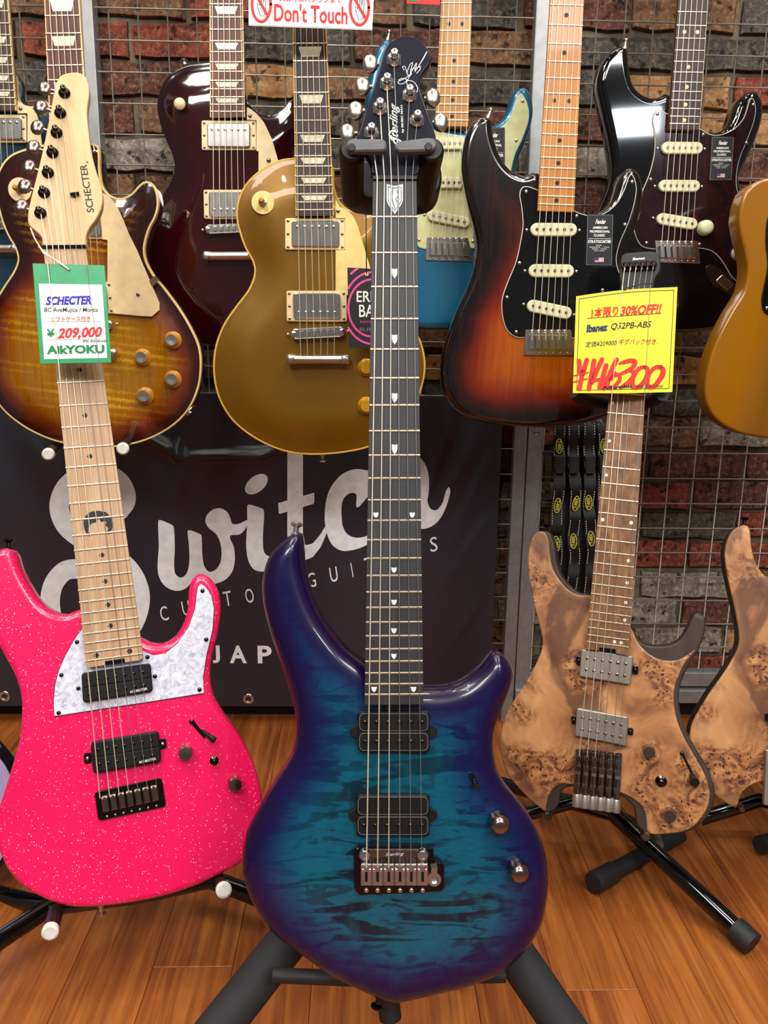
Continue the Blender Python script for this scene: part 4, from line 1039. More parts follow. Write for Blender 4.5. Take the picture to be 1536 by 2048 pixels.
# stand that holds the blue guitar by the neck
SG = Frame((789, 2012), (789.6, 75), depth=0.775, yaw=0, tilt=14.5)
SG.root('guitar_stand', 'black tripod guitar stand with foam covered legs and neck yoke holding the blue guitar', 'guitar stand', 'guitar stands on the floor')
vt = SG.L(788, 345)[1]
gv = lambda x, y, Y: SG.to_local(at_y(x, y, Y))
floor_z = lambda p: SG.to_local(Vector((p[0], p[1], 0.0)))
hub = SG.to_local((0.01, 0.745, 0.30))
low = SG.P3(781, 2037, -0.07)
tube('pole', [low, (hub.x - .001, hub.y, -0.078), (0.0, vt * 0.6, -0.095), (0.0, vt - 0.012, -0.112)], 0.0115, MT['matte_black'], SG.r, 14)
blk = [(690, 332), (700, 326), (868, 326), (880, 334), (882, 372), (868, 394), (840, 403), (735, 403), (700, 394), (687, 372)]
relief('yoke_block', SG.curve(blk, -0.09, sub=4), MT['black'], SG.r, -0.086, -0.132, R=0.004, Rb=0.006, step=0.005, grid=0.014)
for sgn, x, pad in ((-1, 703, J((905, 848), (1100, 848), (1118, 868), (1120, 900), (1105, 920), (900, 925), (880, 905), (880, 865))), (1, 864, J((1185, 862), (1370, 840), (1400, 848), (1420, 870), (1415, 900), (1390, 918), (1195, 925), (1168, 905), (1166, 880)))):
    a = SG.P3(x, 296, 0.018)
    lathe('yoke_post', [(0.0118, -0.108), (0.0122, -0.004), (0.0112, -0.001), (0.0112, 0.001), (0.0095, 0.0025)], (a.x, a.y - 0.001, 0.016), MT['black'], SG.r, 24)
    q = [SG.L(xx, yy, 0.021) for xx, yy in pad]
    p = plate('yoke_arm', fillet(q, 0.006), 0.0185, 0.0265, MT['dark_grey'], SG.r, 0.0015)
    c = SG.L(*J((1370, 880) if sgn > 0 else (910, 885))[0], 0.0265); inst('arm_pin', 'disc', MT['black'], (c[0], c[1], 0.0262), 0.0038, 0.0038, 0.0012, p)
for (a, b) in (((600, 1850), (415, 2085)), ((990, 1850), (1150, 2085))):
    A = at_y(*a, 0.765); Bp = at_y(*b, 0.69); d = (Bp - A); t = (Bp.z - 0.018) / -d.z; E = Bp + d * t
    st = A - d * 0.3
    lg = tube('leg', [SG.to_local(st), SG.to_local(A + d * 0.02)], 0.011, MT['matte_black'], SG.r, 14)
    tube('foam_sleeve', [SG.to_local(A - d * .12), SG.to_local(A), SG.to_local(A + (E - A) * 0.93)], [0.021, 0.0222, 0.0222], MT['foam'], lg, 18)
    tube('foot', [SG.to_local(A + (E - A) * 0.93), SG.to_local(E)], [0.013, 0.015], MT['matte_black'], lg, 14)
    tube('leg_joint', [SG.to_local(st), hub + Vector((0, 0, 0))], 0.010, MT['matte_black'], lg, 10)
rear = Vector((0.02, 1.02, 0.018))
tube('leg', [hub, SG.to_local(rear)], 0.011, MT['matte_black'], SG.r, 14)
tube('strut', [SG.to_local(at_y(545, 1950, 0.70)), SG.to_local(at_y(700, 1957, 0.70)), SG.to_local(at_y(1010, 1950, 0.70))], 0.0075, MT['matte_black'], SG.r, 8)

# =================================================================== 2. pink seven-string (left, front)
G = Frame((289, 1812), (129, 494), depth=0.965, yaw=12, tilt=18)
G.root('electric_guitar', 'hot pink sparkle seven-string guitar with white pearl pickguard and pale maple neck', 'guitar', GF)
PINK = G
outl = [(13, 1096), (22, 1099), (29, 1108), (37, 1133), (57, 1173), (83, 1209), (110, 1226), (133, 1229), (160, 1220), (200, 1238), (250, 1262), (283, 1278), (300, 1287), (327, 1288), (350, 1274), (367, 1247), (376, 1213), (378, 1180), (384, 1160), (398, 1148), (411, 1150), (424, 1160), (437, 1183), (442, 1213), (437, 1260), (425, 1310), (421, 1350), (427, 1390), (447, 1427), (477, 1468), (500, 1510), (515, 1550), (525, 1600), (520, 1650), (505, 1697), (480, 1726), (433, 1752), (367, 1780), (300, 1798), (233, 1809), (167, 1814), (127, 1810), (83, 1794), (43, 1769), (17, 1740), (0, 1703), (-8, 1660), (0, 1610), (7, 1588), (23, 1537), (37, 1487), (43, 1440), (42, 1390), (30, 1350), (13, 1318), (-4, 1285), (-22, 1240), (-32, 1185), (-26, 1135), (-8, 1103)]
relief('body', G.curve(outl, -0.006), MT['pink'], G.r, 0.0, -0.044, R=0.008, Rb=0.006, step=0.005, grid=0.014)
A = crop(0, 960); Bq = crop(0, 1450); C = crop(0, 0); D = crop(0, 480)
pg = A((500, 880), (440, 962), (390, 1052), (350, 1142), (327, 1230), (318, 1330), (325, 1421), (600, 1378), (900, 1333), (1225, 1281), (1222, 1180), (1240, 1060), (1278, 900), (1287, 770), (1270, 690), (1235, 638), (1205, 620), (1185, 640), (1178, 680), (1168, 770), (1130, 880), (1062, 980), (990, 1038), (920, 1050), (858, 1022), (700, 960))
plate('pickguard_edge', G.poly(pg, 0.0015), 0.0002, 0.0015, MT['black'], G.r, 0.0002)
pgp = ccw(G.poly(pg, 0.0022)); pgp = pgp + normals(pgp) * 0.0006
pk = plate('pickguard', pgp, 0.0005, 0.0022, MT['pearloid'], G.r, 0.0003)
for p in A((1215, 665), (1237, 957), (1197, 1258), (885, 1062), (930, 1178), (470, 1250), (462, 972), (368, 1170), (352, 1397)): G.screw(*p, 0.0022, 4.6, MT['black_chrome'], pk)
A24 = A((510, 1088), (857, 1042)); A0 = D((260, 47), (515, 44))
G.neck(0, A0, 24, A24, range(1, 25), 0.012, MT['maple_pale'], MT['maple_pale'], s0=0.0, over=0.0145, nut_mat=MT['gloss_black'], tongue=A((516, 1108), (528, 1127), (625, 1112), (640, 1112), (840, 1082), (859, 1070), (858, 1048)), s1neck=.76)
plate('truss_slot', fillet(G.poly(A((625, 1088), (748, 1070), (750, 1096), (628, 1112)), 0.0125), 0.001), 0.010, 0.0124, MT['gloss_black'], G.r)
def flower(n, fx=0.5, fy=0.5):
    c = G.cell(n, fx, fy); P = []
    for k in range(24):
        r = 0.0029 + 0.0005 * math.cos(6 * 2 * math.pi * k / 24); P.append((c[0] + r * math.cos(2 * math.pi * k / 24), c[1] + r * math.sin(2 * math.pi * k / 24)))
    plate('inlay', P, 0.0112, 0.01225, MT['black'], G.r, 0.0001)
for n in (3, 5, 7, 9, 15, 17, 19, 21): flower(n)
flower(24, 0.2); flower(24, 0.78)
moon = A((505, 290), (500, 255), (512, 215), (545, 190), (590, 184), (635, 192), (668, 222), (680, 262), (670, 300), (650, 328), (640, 315), (650, 290), (640, 278), (632, 270), (640, 250), (625, 246), (605, 252), (596, 232), (588, 236), (580, 252), (562, 256), (545, 262), (542, 275), (530, 285), (530, 312), (548, 330), (540, 340), (520, 325))
plate('inlay', G.poly(moon, 0.0124), 0.0112, 0.0124, MT['black_ink'], G.r, 0.0001)['label'] = 'round black silhouette inlay across the twelfth fret'
hs = C((345, 478), (372, 447), (412, 435), (470, 433), (508, 452), (530, 496), (536, 560), (524, 650), (524, 700), (532, 780), (547, 900), (575, 1015), (605, 1110), (617, 1172), (611, 1240), (580, 1310), (535, 1372), (516, 1425), (516, 1476), (258, 1479), (250, 1425), (215, 1388), (172, 1348), (166, 1290), (180, 1210), (220, 1050), (260, 880), (300, 680), (328, 530))
relief('headstock', G.curve(hs, 0.006, sub=5), MT['maple_head'], G.r, 0.006, -0.009, R=0.002, Rb=0.0015, step=0.004, grid=0.01)
posts = C((387, 560), (362, 680), (340, 798), (315, 918), (288, 1038), (265, 1158), (243, 1280))
for p in posts: G.tuner_post(*p, 0.006, MT['black_chrome'], 0.0072)
for p, q in zip(posts, C((268, 533), (245, 645), (226, 765), (200, 885), (175, 1003), (150, 1118), (128, 1240))):
    G.key((p[0] - 14, p[1] - 3), q, -0.002, MT['smoked'], 0.0085, 0.0098)
tube('string_retainer', [G.P3(*C((420, 1166))[0], 0.009), G.P3(*C((475, 1160))[0], 0.009)], 0.0022, MT['black_chrome'], G.r, 8)
q = G.L(*C((450, 1180))[0], 0.006); inst('screw', 'screw', MT['black_chrome'], (q[0], q[1], 0.006), 0.0022, 0.0022, 0.004, G.r)
G.text('SCHECTER', C((566, 1272))[0], C((520, 985))[0], 13.5, 0.0063, MT['black_ink'], bold=0.012)
G.text('.', C((530, 978))[0], C((529, 968))[0], 3.5, 0.0063, MT['black_ink'])
TP = Frame((154, 727), (137, 530), depth=0.955, yaw=4, tilt=12)
G.strings(7, 0.0, 0.0145, (Bq((600, 440))[0], Bq((940, 368))[0]), 0.012, 0.0007, 0.0003, 0.09, over={0: [TP.hit(117.5, 730, .0015), TP.hit(95, 524, .0015)], 6: [TP.hit(199, 728, .0015), TP.hit(172, 528, .0015)]}, ext=list(reversed(posts)), mats=[MT['string'], MT['string_dim']])
for q in (A((488, 1160), (902, 1100), (917, 1270), (498, 1337)), [Bq((543, 105))[0], Bq((950, 38))[0], Bq((968, 222))[0], Bq((560, 292))[0]]):
    br = G.humbucker_open(q, 0.010, poles=7, u0=.1, u1=.88)
    x, y = G.bil(q, .68, .93); x2, y2 = G.bil(q, .93, .90)
    G.text('SCHECTER', (x, y), (x2, y2), 4.8, 0.0102, MT['white'], br, bold=0.02)
for e in (Bq((500, 172), (545, 165), (548, 230), (505, 235)), Bq((952, 88), (996, 80), (1000, 140), (955, 146))):
    G.quad('mounting_ear', e, 0.0, 0.004, MT['gloss_black'], None, 0.003); q = sum(np.array(p) for p in e) / 4; G.screw(*q, 0.004, 4, MT['nickel'])
bp = [Bq((565, 405))[0], Bq((970, 318))[0], Bq((996, 490))[0], Bq((590, 578))[0]]
br = G.quad('bridge', bp, 0.0, 0.004, MT['black_chrome'], None, 0.004, 0.001)
for i in range(7):
    u = 0.075 + 0.85 * (i + .5) / 7; w = 0.05
    q = [G.bil(bp, u - w, .2), G.bil(bp, u + w, .2), G.bil(bp, u + w, .74), G.bil(bp, u - w, .74)]
    G.quad('saddle', q, 0.003, 0.0105, MT['smoked'], br, 0.0012, 0.0012)
    for v, zz in ((.26, .0105), (.9, .004)):
        for du in ((-.03, .03) if v < .5 else (0,)):
            c = G.L(*G.bil(bp, u + du, v), zz); inst('saddle_screw', 'screw', MT['chrome'], (c[0], c[1], zz - .0003), 0.0016, 0.0016, 0.0016, br)
for (x, y), r in ((Bq((1113, 172))[0], 15), (Bq((1411, 362))[0], 14.5)):
    q = G.L(x, y, 0.016); rr = r * G.px(x, y)
    lathe('knob', [(rr, 0), (rr, 0.006), (rr * .93, 0.015), (rr * .84, 0.0175), (rr * .3, 0.018)], (q[0], q[1], 0), MT['smoked'], G.r, 22)
plate('switch_slot', fillet(G.poly(A((1140, 1436), (1158, 1436), (1238, 1540), (1225, 1552), (1150, 1468), (1138, 1460)), 0.0004), 0.001), -0.001, 0.0006, MT['gloss_black'], G.r, 0.0001)
G.screw(*A((1150, 1450))[0], 0.0004, 5.5, MT['black_chrome'])
tube('switch_lever', [G.P3(*Bq((1210, 30))[0], 0.001), G.P3(*Bq((1285, 92))[0], 0.014)], [0.0018, 0.004], MT['black'], G.r, 8)
q = G.L(*Bq((1285, 215))[0], 0.004); lathe('mini_switch', [(0.0055, 0), (0.0055, 0.003), (0.0028, 0.004), (0.0022, 0.010), (0.001, 0.011)], (q[0], q[1], 0), MT['black_chrome'], G.r, 14)
G.strap_button(17, 1098, -0.02, (0.1, 1), MT['black_chrome'])
G.strap_button(202, 1811, -0.02, (-0.05, -1), MT['chrome'])

# green price card tied to the pink guitar
T = Frame((154, 727), (137, 530), depth=0.955, yaw=4, tilt=12)
T.root('price_tag', 'green and white handwritten price card hanging over the pale maple neck of the pink guitar', 'price tag', 'price cards on the guitars')
card = D((195, 140), (627, 152), (668, 735), (242, 742))
T.quad('card', card, -0.0006, 0.0, MT['green_card'], None, 0.0006, 0.0001)
T.quad('paper', D((232, 262), (612, 268), (643, 708), (265, 715)), 0.0, 0.0003, MT['white_card'], None, 0.0004, 0.0001)
T.text('SCHECTER', D((276, 392))[0], D((549, 386))[0], 18, 0.0005, MT['blue_ink'], shear=0.25, bold=0.045)
T.text('BC AveMujica / Mortis', D((266, 440))[0], D((588, 440))[0], 12, 0.0005, MT['black_ink'], shear=0.1, bold=0.012)
T.text('ソフトケース付き', D((306, 492))[0], D((543, 488))[0], 11, 0.0005, MT['orange_ink'], bold=0.025)
T.text('¥', D((282, 584))[0], D((330, 582))[0], 17, 0.0005, MT['green_ink'], bold=0.03)
T.text('209,000', D((345, 603))[0], D((617, 592))[0], 25, 0.00055, MT['red_ink'], shear=0.3, bold=0.035)
T.text('税抜き¥190,000', D((496, 616))[0], D((640, 614))[0], 5.5, 0.0006, MT['black_ink'], shear=0.2, bold=0.02)
T.text('AikYOKU', D((280, 686))[0], D((628, 680))[0], 18, 0.0005, MT['green_ink'], bold=0.05)
T.strokes([D((262, 388), (596, 386)), D((270, 491), (602, 490)), D((280, 597), (640, 594))], 0.7, 0.00042, MT['grey_ink'], smooth=False, name='rule_line')
c0 = T.P3(*D((412, 176))[0], 0.0008)
pth = [C((183, 1368))[0], C((205, 1425))[0], C((262, 1520))[0], D((330, 118))[0], D((380, 152))[0], D((414, 178))[0]]
tube('string_loop', [T.P3(x, y, 0.004 - 0.0006 * i) for i, (x, y) in enumerate(pth)], 0.0009, MT['cord_white'], T.r, 6)
tube('string_loop', [T.P3(*p, 0.002) for p in D((414, 178), (300, 100), (230, 40))], 0.0008, MT['cord_white'], T.r, 6)

# stand under the pink guitar
S = Frame((289, 1812), (129, 494), depth=0.965, yaw=12, tilt=18)
S.root('guitar_stand', 'black tube guitar stand with white capped arms carrying the pink guitar', 'guitar stand', 'guitar stands on the floor')
tl = lambda x, y, Y: S.to_local(at_y(x, y, Y))
def arm(a, b, tip_r=0.0062):
    t = tube('support_arm', [S.P3(*a, -0.055), S.P3(*a, -0.03), S.P3(*b, 0.012)], 0.0088, MT['maroon_rubber'], S.r, 14)
    A_, B_ = S.P3(*a, -0.03), S.P3(*b, 0.012); d = (B_ - A_).normalized()
    tube('white_cap', [B_ - d * .002, B_ + d * 0.004, B_ + d * 0.0055], [0.0094, 0.0094, 0.007], MT['white_plastic'], t, 16)
arm((112, 1822), (101, 1861)); arm((440, 1768), (447, 1779))
ctr = S.to_local(at_y(255, 1745, 1.02))
tube('cross_bar', [S.P3(100, 1815, -0.058), S.P3(285, 1790, -0.06), S.P3(448, 1755, -0.058)], 0.010, MT['gloss_black'], S.r, 12)
for a, b, nm in (((120, 1800, .95), (-40, 1905, .86), 'leg'), ((400, 1750, 1.0), (520, 1795, .965), 'leg')):
    A_ = at_y(*a); B_ = at_y(*b); d = B_ - A_; E_ = A_ + d * ((A_.z - .014) / -d.z)
    tube(nm, [S.to_local(A_), S.to_local(E_)], 0.0125, MT['gloss_black'], S.r, 14)
tube('leg', [S.to_local(at_y(60, 1752, 1.1)), S.to_local(at_y(-60, 1740, 1.18))], 0.012, MT['gloss_black'], S.r, 12)
tube('back_pole', [S.P3(285, 1790, -0.06), S.P3(215, 1250, -0.075)], 0.011, MT['gloss_black'], S.r, 12)

# =================================================================== 3. burl headless guitar (right)
G = Frame((1186, 1665), (1274, 567), depth=1.115, yaw=-20, tilt=17)
G.root('electric_guitar', 'brown burl headless guitar with aged metal pickups, standing right of the blue guitar', 'guitar', GF)
BURL = G
E_ = crop(1024, 960); F_ = crop(1024, 1400); Gc = crop(800, 960); Hc = crop(800, 1450); I_ = crop(1024, 480)
left = [(1034, 1573), (1013, 1545), (1002, 1510), (1000, 1480), (1005, 1452), (1014, 1425), (1030, 1397), (1050, 1367), (1067, 1337), (1082, 1303), (1085, 1283), (1080, 1257), (1070, 1217), (1060, 1167), (1055, 1127), (1057, 1100), (1064, 1076), (1071, 1066), (1081, 1062)]
notch_t = [(1296, 1666), (1293, 1648), (1291, 1630), (1281, 1610), (1264, 1597), (1244, 1587), (1200, 1575), (1146, 1570), (1124, 1568), (1107, 1577), (1097, 1593), (1092, 1613), (1091, 1624), (1081, 1617), (1057, 1597)]
notch_b = [(1296, 1666), (1279, 1657), (1271, 1640), (1268, 1617), (1257, 1603), (1242, 1592), (1200, 1578), (1146, 1573), (1128, 1578), (1120, 1590), (1117, 1610), (1106, 1622), (1091, 1624), (1081, 1617), (1057, 1597)]
right = [(1354, 1378), (1353, 1404), (1359, 1440), (1374, 1477), (1391, 1507), (1409, 1538), (1422, 1570), (1425, 1592), (1418, 1620), (1401, 1644)]
top_in = [(x - 5, y) for x, y in right] + [(1377, 1660), (1344, 1667)] + notch_t + left + [(1091, 1066), (1097, 1080), (1099, 1103), (1104, 1133), (1114, 1153), (1134, 1177), (1157, 1190), (1182, 1191), (1215, 1215), (1262, 1257), (1277, 1287), (1301, 1310), (1324, 1320), (1351, 1321), (1374, 1311), (1392, 1298), (1384, 1310), (1370, 1326), (1357, 1353)]
bod = [(x + 5, y) for x, y in right] + [(1380, 1662), (1344, 1669)] + notch_b + left + [(1098, 1064), (1106, 1078), (1111, 1100), (1113, 1122), (1121, 1147), (1139, 1171), (1159, 1186), (1184, 1190), (1215, 1212), (1262, 1252), (1270, 1272), (1288, 1288), (1315, 1292), (1350, 1286), (1370, 1264), (1382, 1238), (1394, 1225), (1404, 1228), (1411, 1243), (1408, 1270), (1398, 1298), (1381, 1325), (1366, 1355)]
relief('body', G.curve(bod, -0.004), MT['dark_side'], G.r, -0.003, -0.040, R=0.003, Rb=0.005, step=0.005, grid=0.016)
relief('top', G.curve(top_in, 0.0), MT['burl'], G.r, 0.0, -0.0042, R=0.0022, Rb=0.0008, step=0.005, grid=0.016)
G.neck(12, E_((512, 276), (746, 302)), 24, E_((450, 970), (700, 1004)), range(1, 25), 0.010, MT['roasted'], MT['roasted'], s0=0.0, over=0.006, nut_mat=MT['black'], tongue=E_((443, 1015), (520, 1024), (525, 1005), (620, 1015), (625, 1040), (700, 1057)), s1neck=.755)
hd = I_((655, 100), (668, 82), (700, 76), (860, 70), (882, 88), (892, 135), (890, 185), (865, 225), (850, 262), (850, 300), (640, 310), (652, 270), (642, 220), (648, 140))
relief('headpiece', G.curve(hd, 0.006, sub=4), MT['matte_black'], G.r, 0.007, -0.014, R=0.003, Rb=0.002, step=0.004, grid=0.012)
G.text('Ibanez', I_((722, 122))[0], I_((800, 116))[0], 6.0, 0.0074, MT['white'], shear=0.3, bold=0.02)
for i in range(6):
    q = G.L(*I_((676 + 34 * i, 150 - 1.5 * i))[0], 0.010)
    o = lathe('string_clamp', [(0.0052, 0), (0.0052, 0.004), (0.0042, 0.006), (0.0022, 0.006), (0.0018, 0.003)], (q[0], q[1], 0.006), MT['black_chrome'], G.r, 14)
for i in range(6):
    q = G.P3(*I_((676 + 34 * i, 172 - 1.5 * i))[0], 0.008); tube('clamp_block', [q + Vector((0, .006, 0)), q - Vector((0, .004, 0))], 0.0036, MT['black_chrome'], G.r, 8)
q = G.cell(1, .5, .5)
for n, both in ((3, 0), (5, 0), (7, 0), (9, 0), (15, 1), (17, 1), (19, 1), (21, 1)): G.dot(n, MT['white'], 0.0022, 0.86 if n > 12 else 0.12, .5)
for fx in (.12, .86): G.dot(12, MT['white'], 0.0026, fx)
for fx in (.66, .82): G.dot(24, MT['white'], 0.0022, fx)
TY = Frame((1244, 788), (1254, 577), depth=1.118, yaw=-9, tilt=10)
G.strings(6, 0.0, 0.0125, (F_((402, 360))[0], F_((640, 385))[0]), 0.012, 0.00055, 0.0003, 0.1, over={0: [TY.hit(1224, 788, .0015), TY.hit(1245.5, 573, .0015)], 4: [TY.hit(1290, 788, .0015), TY.hit(1301, 571, .0015)]}, ext=[I_((676 + 34 * i, 160))[0] for i in range(6)], mats=[MT['string'], MT['string_dim']])
for q, e in ((E_((415, 1016), (727, 1060), (712, 1229), (403, 1178)), (E_((384, 1058), (412, 1062), (410, 1110), (384, 1106)), E_((722, 1112), (758, 1118), (756, 1168), (720, 1163)))),
             (F_((388, 50), (699, 104), (688, 279), (377, 216)), (F_((357, 96), (384, 98), (384, 146), (357, 142)), F_((692, 165), (728, 172), (726, 214), (690, 208))))):
    for x in e:
        m = G.quad('mounting_ear', x, 0.0, 0.004, MT['gloss_black'], None, 0.002); c = sum(np.array(p) for p in x) / 4; G.screw(*c, 0.004, 4, MT['black_chrome'])
    c = G.quad('pickup', q, 0.0, 0.009, MT['aged_metal'], None, 0.003, 0.0012)
    for v in (.3, .72):
        for i in range(6):
            x, y = G.bil(q, .13 + .148 * i, v); k = G.L(x, y, .009); inst('pole_piece', 'screw', MT['smoked'], (k[0], k[1], .0088), .0024, .0024, .0012, c)
for i in range(6):
    xt, yt = 402 + i * 47.5, 312 + i * 5; xb, yb = 385 + i * 47.3, 640 + i * 7
    pt = lambda f, z: G.P3(*F_((xt + (xb - xt) * f, yt + (yb - yt) * f))[0], z)
    wq = lambda f0, f1, w: [F_((xt + (xb - xt) * f0 - w, yt + (yb - yt) * f0))[0], F_((xt + (xb - xt) * f0 + w, yt + (yb - yt) * f0 + 2))[0], F_((xt + (xb - xt) * f1 + w, yt + (yb - yt) * f1 + 2))[0], F_((xt + (xb - xt) * f1 - w, yt + (yb - yt) * f1))[0]]
    u = G.quad('bridge_unit', wq(-.05, .76, 21), 0.0, 0.0045, MT['black_chrome'], None, 0.003, 0.001); u['label'] = 'dark metal single-string bridge unit'
    tube('unit_rail', [pt(0.0, .008), pt(.5, .009), pt(.76, .009)], [0.0045, 0.005, 0.0048], MT['smoked'], u, 10)
    for f in (.12, .3, .62): k = pt(f, .012); inst('unit_screw', 'disc', MT['smoked'], k, .0042, .0042, .002, u)
    G.quad('saddle', wq(.26, .42, 15), 0.004, 0.0135, MT['chrome'], u, 0.001, 0.001)
    k = tube('tuning_barrel', [pt(.74, .008), pt(.78, .008), pt(.99, .008), pt(1.0, .008)], [.005, .0062, .0062, .0052], MT['aged_metal'], u, 14)
for (x, y) in F_((822, 316), (948, 698)):
    q = G.L(x, y, .016); r = 13 * G.px(x, y); lathe('knob', [(r, 0), (r, .003), (r * .96, .015), (r * .9, .017), (r * .3, .017)], (q[0], q[1], 0), MT['smoked'], G.r, 22)
q = G.L(*F_((895, 490))[0], .004); lathe('mini_switch', [(.0075, 0), (.0075, .002), (.0045, .003), (.0035, .009), (.001, .010)], (q[0], q[1], 0), MT['black_chrome'], G.r, 14)
plate('switch_slot', fillet(G.poly(F_((1015, 322), (1028, 318), (1092, 450), (1080, 458)), .0005), .001), -.001, .0006, MT['gloss_black'], G.r, .0001)
G.screw(*F_((1020, 320))[0], .0004, 4.5, MT['black_chrome'])
tube('switch_lever', [G.P3(*F_((1075, 440))[0], .001), G.P3(*F_((1090, 475))[0], .008), G.P3(*F_((1096, 495))[0], .016)], [.002, .005, .0065], MT['black'], G.r, 10)
G.strap_button(1091, 1064, -.02, (.1, 1), MT['black_chrome'])
plate('pickup_slot', fillet(G.poly(E_((530, 1000), (618, 1010), (620, 1048), (524, 1036)), .006), .002), .0, .006, MT['gloss_black'], G.r)

# yellow price card on the burl guitar
T = Frame((1244, 788), (1254, 577), depth=1.118, yaw=-9, tilt=10)
T.root('price_tag', 'big yellow handwritten price card with red digits covering the headless neck at the right', 'price tag', 'price cards on the guitars')
I4 = I_((385, 338), (993, 282), (962, 912), (365, 918))
cu_ = spline(T.poly(I_((385, 338), (500, 321), (690, 298), (993, 282)), 0), False, 6)
poly = list(cu_) + [T.L(*p) for p in I_((962, 912), (660, 920), (365, 918))]
plate('card', poly, -.0005, 0, MT['yellow_card'], T.r, .0001)
T.ribbon(I_((404, 354), (520, 336), (700, 314), (972, 300)), 1.3, .0003, MT['black_ink'], name='border_line')
T.strokes([I_((972, 300), (942, 890)), I_((942, 890), (388, 902)), I_((388, 902), (404, 354)), I_((450, 470), (895, 440))], 1.2, .0003, MT['black_ink'], smooth=False, name='border_line')
T.text('1本限り', I_((476, 470))[0], I_((640, 455))[0], 21, .0005, MT['red_ink'], shear=.15, bold=.03)
T.text('30%OFF!!', I_((648, 456))[0], I_((900, 440))[0], 20, .0005, MT['red_ink'], shear=.3, bold=.035)
T.text('Ibanez', I_((446, 556))[0], I_((578, 545))[0], 16, .0005, MT['navy_ink'], shear=.2, bold=.05)
T.text('Q52PB-ABS', I_((594, 543))[0], I_((838, 530))[0], 15, .0005, MT['black_ink'], shear=.3, bold=.012)
T.text('定価¥209000', I_((440, 645))[0], I_((628, 632))[0], 12, .0005, MT['black_ink'], shear=.25, bold=.005)
T.text('ギグバック付き.', I_((642, 628))[0], I_((872, 626))[0], 12, .0005, MT['brownred_ink'], shear=.15, bold=.015)
Y_ = crop(1140, 700, 7.314); W1 = 9.6
T.strokes([Y_((132, 160), (150, 345)), Y_((245, 145), (190, 345)), Y_((186, 320), (138, 565))], W1, .0005, MT['red_ink'], smooth=False)
T.strokes([Y_((64, 376), (265, 330)), Y_((56, 466), (252, 420))], 3.2, .00055, MT['red_ink'], smooth=False)
T.strokes([Y_((352, 155), (278, 568)), Y_((468, 140), (392, 300), (322, 470))], W1, .0005, MT['red_ink'], smooth=False)
T.strokes([Y_((530, 225), (432, 550)), Y_((682, 140), (590, 330), (500, 560))], W1, .0005, MT['red_ink'], smooth=False)
T.ribbon(Y_((330, 455), (480, 420), (640, 380)), 7, .00052, MT['red_ink'], smooth=False)
T.ribbon(Y_((650, 330), (570, 440), (555, 530), (600, 560), (680, 500), (730, 420), (715, 365), (650, 372), (590, 430)), 8, .0006, MT['red_ink'])
T.ribbon(Y_((722, 198, .5), (800, 176, .9), (890, 155, 1), (950, 175, 1.1), (920, 250, 1), (830, 310, .9), (700, 365, .5)), 9, .00062, MT['red_ink'])
T.ribbon(Y_((860, 300, .6), (925, 320, 1), (930, 380, 1.1), (860, 470, 1.1), (740, 550, .7)), 9, .00064, MT['red_ink'])
T.ribbon(Y_((1100, 250, .8), (1030, 260, .9), (960, 330), (915, 430, 1.1), (920, 530, 1.1), (990, 545), (1080, 460, .9), (1130, 340, .9), (1125, 265, 1), (1090, 250, .8)), 9, .00066, MT['red_ink'])
T.ribbon(Y_((1330, 250, 1), (1250, 255, .9), (1180, 320, .9), (1130, 430, 1.1), (1140, 530, 1.1), (1210, 540, 1), (1300, 450, 1.1), (1360, 340, 1.2), (1355, 275, 1.1), (1320, 248, 1)), 9, .00068, MT['red_ink'])
T.text('Aikyoku', I_((540, 903))[0], I_((720, 890))[0], 9, .0009, MT['black_ink'], bold=.04)
T.text('税抜き¥133000', I_((742, 890))[0], I_((908, 886))[0], 7, .0009, MT['black_ink'], shear=.25, bold=.005)
tube('string_loop', [T.P3(*p, .002) for p in I_((672, 300), (700, 285), (790, 262), (850, 262))], .0009, MT['black'], T.r, 6)

# stand under the burl guitar
S = Frame((1186, 1665), (1274, 567), depth=1.115, yaw=-20, tilt=17)
S.root('guitar_stand', 'black tube guitar stand with rubber feet and neck fork carrying the burl headless guitar', 'guitar stand', 'guitar stands on the floor')
wp = lambda x, y, Y: S.to_local(at_y(x, y, Y))
tube('neck_fork', [S.P3(*I_((378, 915))[0], .02), S.P3(*I_((410, 945))[0], .012), S.P3(*I_((480, 968))[0], -.012), S.P3(*I_((580, 978))[0], -.03), S.P3(*I_((690, 985))[0], -.034), S.P3(*I_((800, 975))[0], -.03), S.P3(*I_((870, 950))[0], -.012), S.P3(*I_((905, 925))[0], .012)], .0095, MT['matte_black'], S.r, 14)
hubw = at_y(1228, 1628, 1.10)
tube('pole', [S.P3(1250, 802, -.04), S.P3(1225, 1150, -.066), S.P3(1205, 1500, -.07), S.to_local(hubw)], .0105, MT['gloss_black'], S.r, 12)
foot = at_y(1505, 1895, 0.90); foot.z = .018
d = foot - hubw
lg = tube('leg', [S.to_local(hubw), S.to_local(hubw + d * .9)], .0125, MT['gloss_black'], S.r, 16)
tube('rubber_foot', [S.to_local(hubw + d * .885), S.to_local(hubw + d * 1.0)], .0165, MT['matte_black'], lg, 16)
cb = [at_y(1000, 1640, 1.13), at_y(1060, 1627, 1.13), at_y(1145, 1605, 1.12), hubw]
tube('support_bar', [S.to_local(p) for p in cb] + [S.to_local(at_y(1300, 1665, 1.13))], .0105, MT['gloss_black'], S.r, 14)
for (x, y) in ((1096, 1628), (1291, 1667)):
    k = S.P3(x, y, -.012); o = lathe('support_pin', [(.007, -.02), (.007, .012), (.0045, .016)], k, MT['smoked'], S.r, 12)
b0 = at_y(1190, 1718, 1.02); b1 = at_y(1450, 1618, 1.22)
b0.z = .019; 
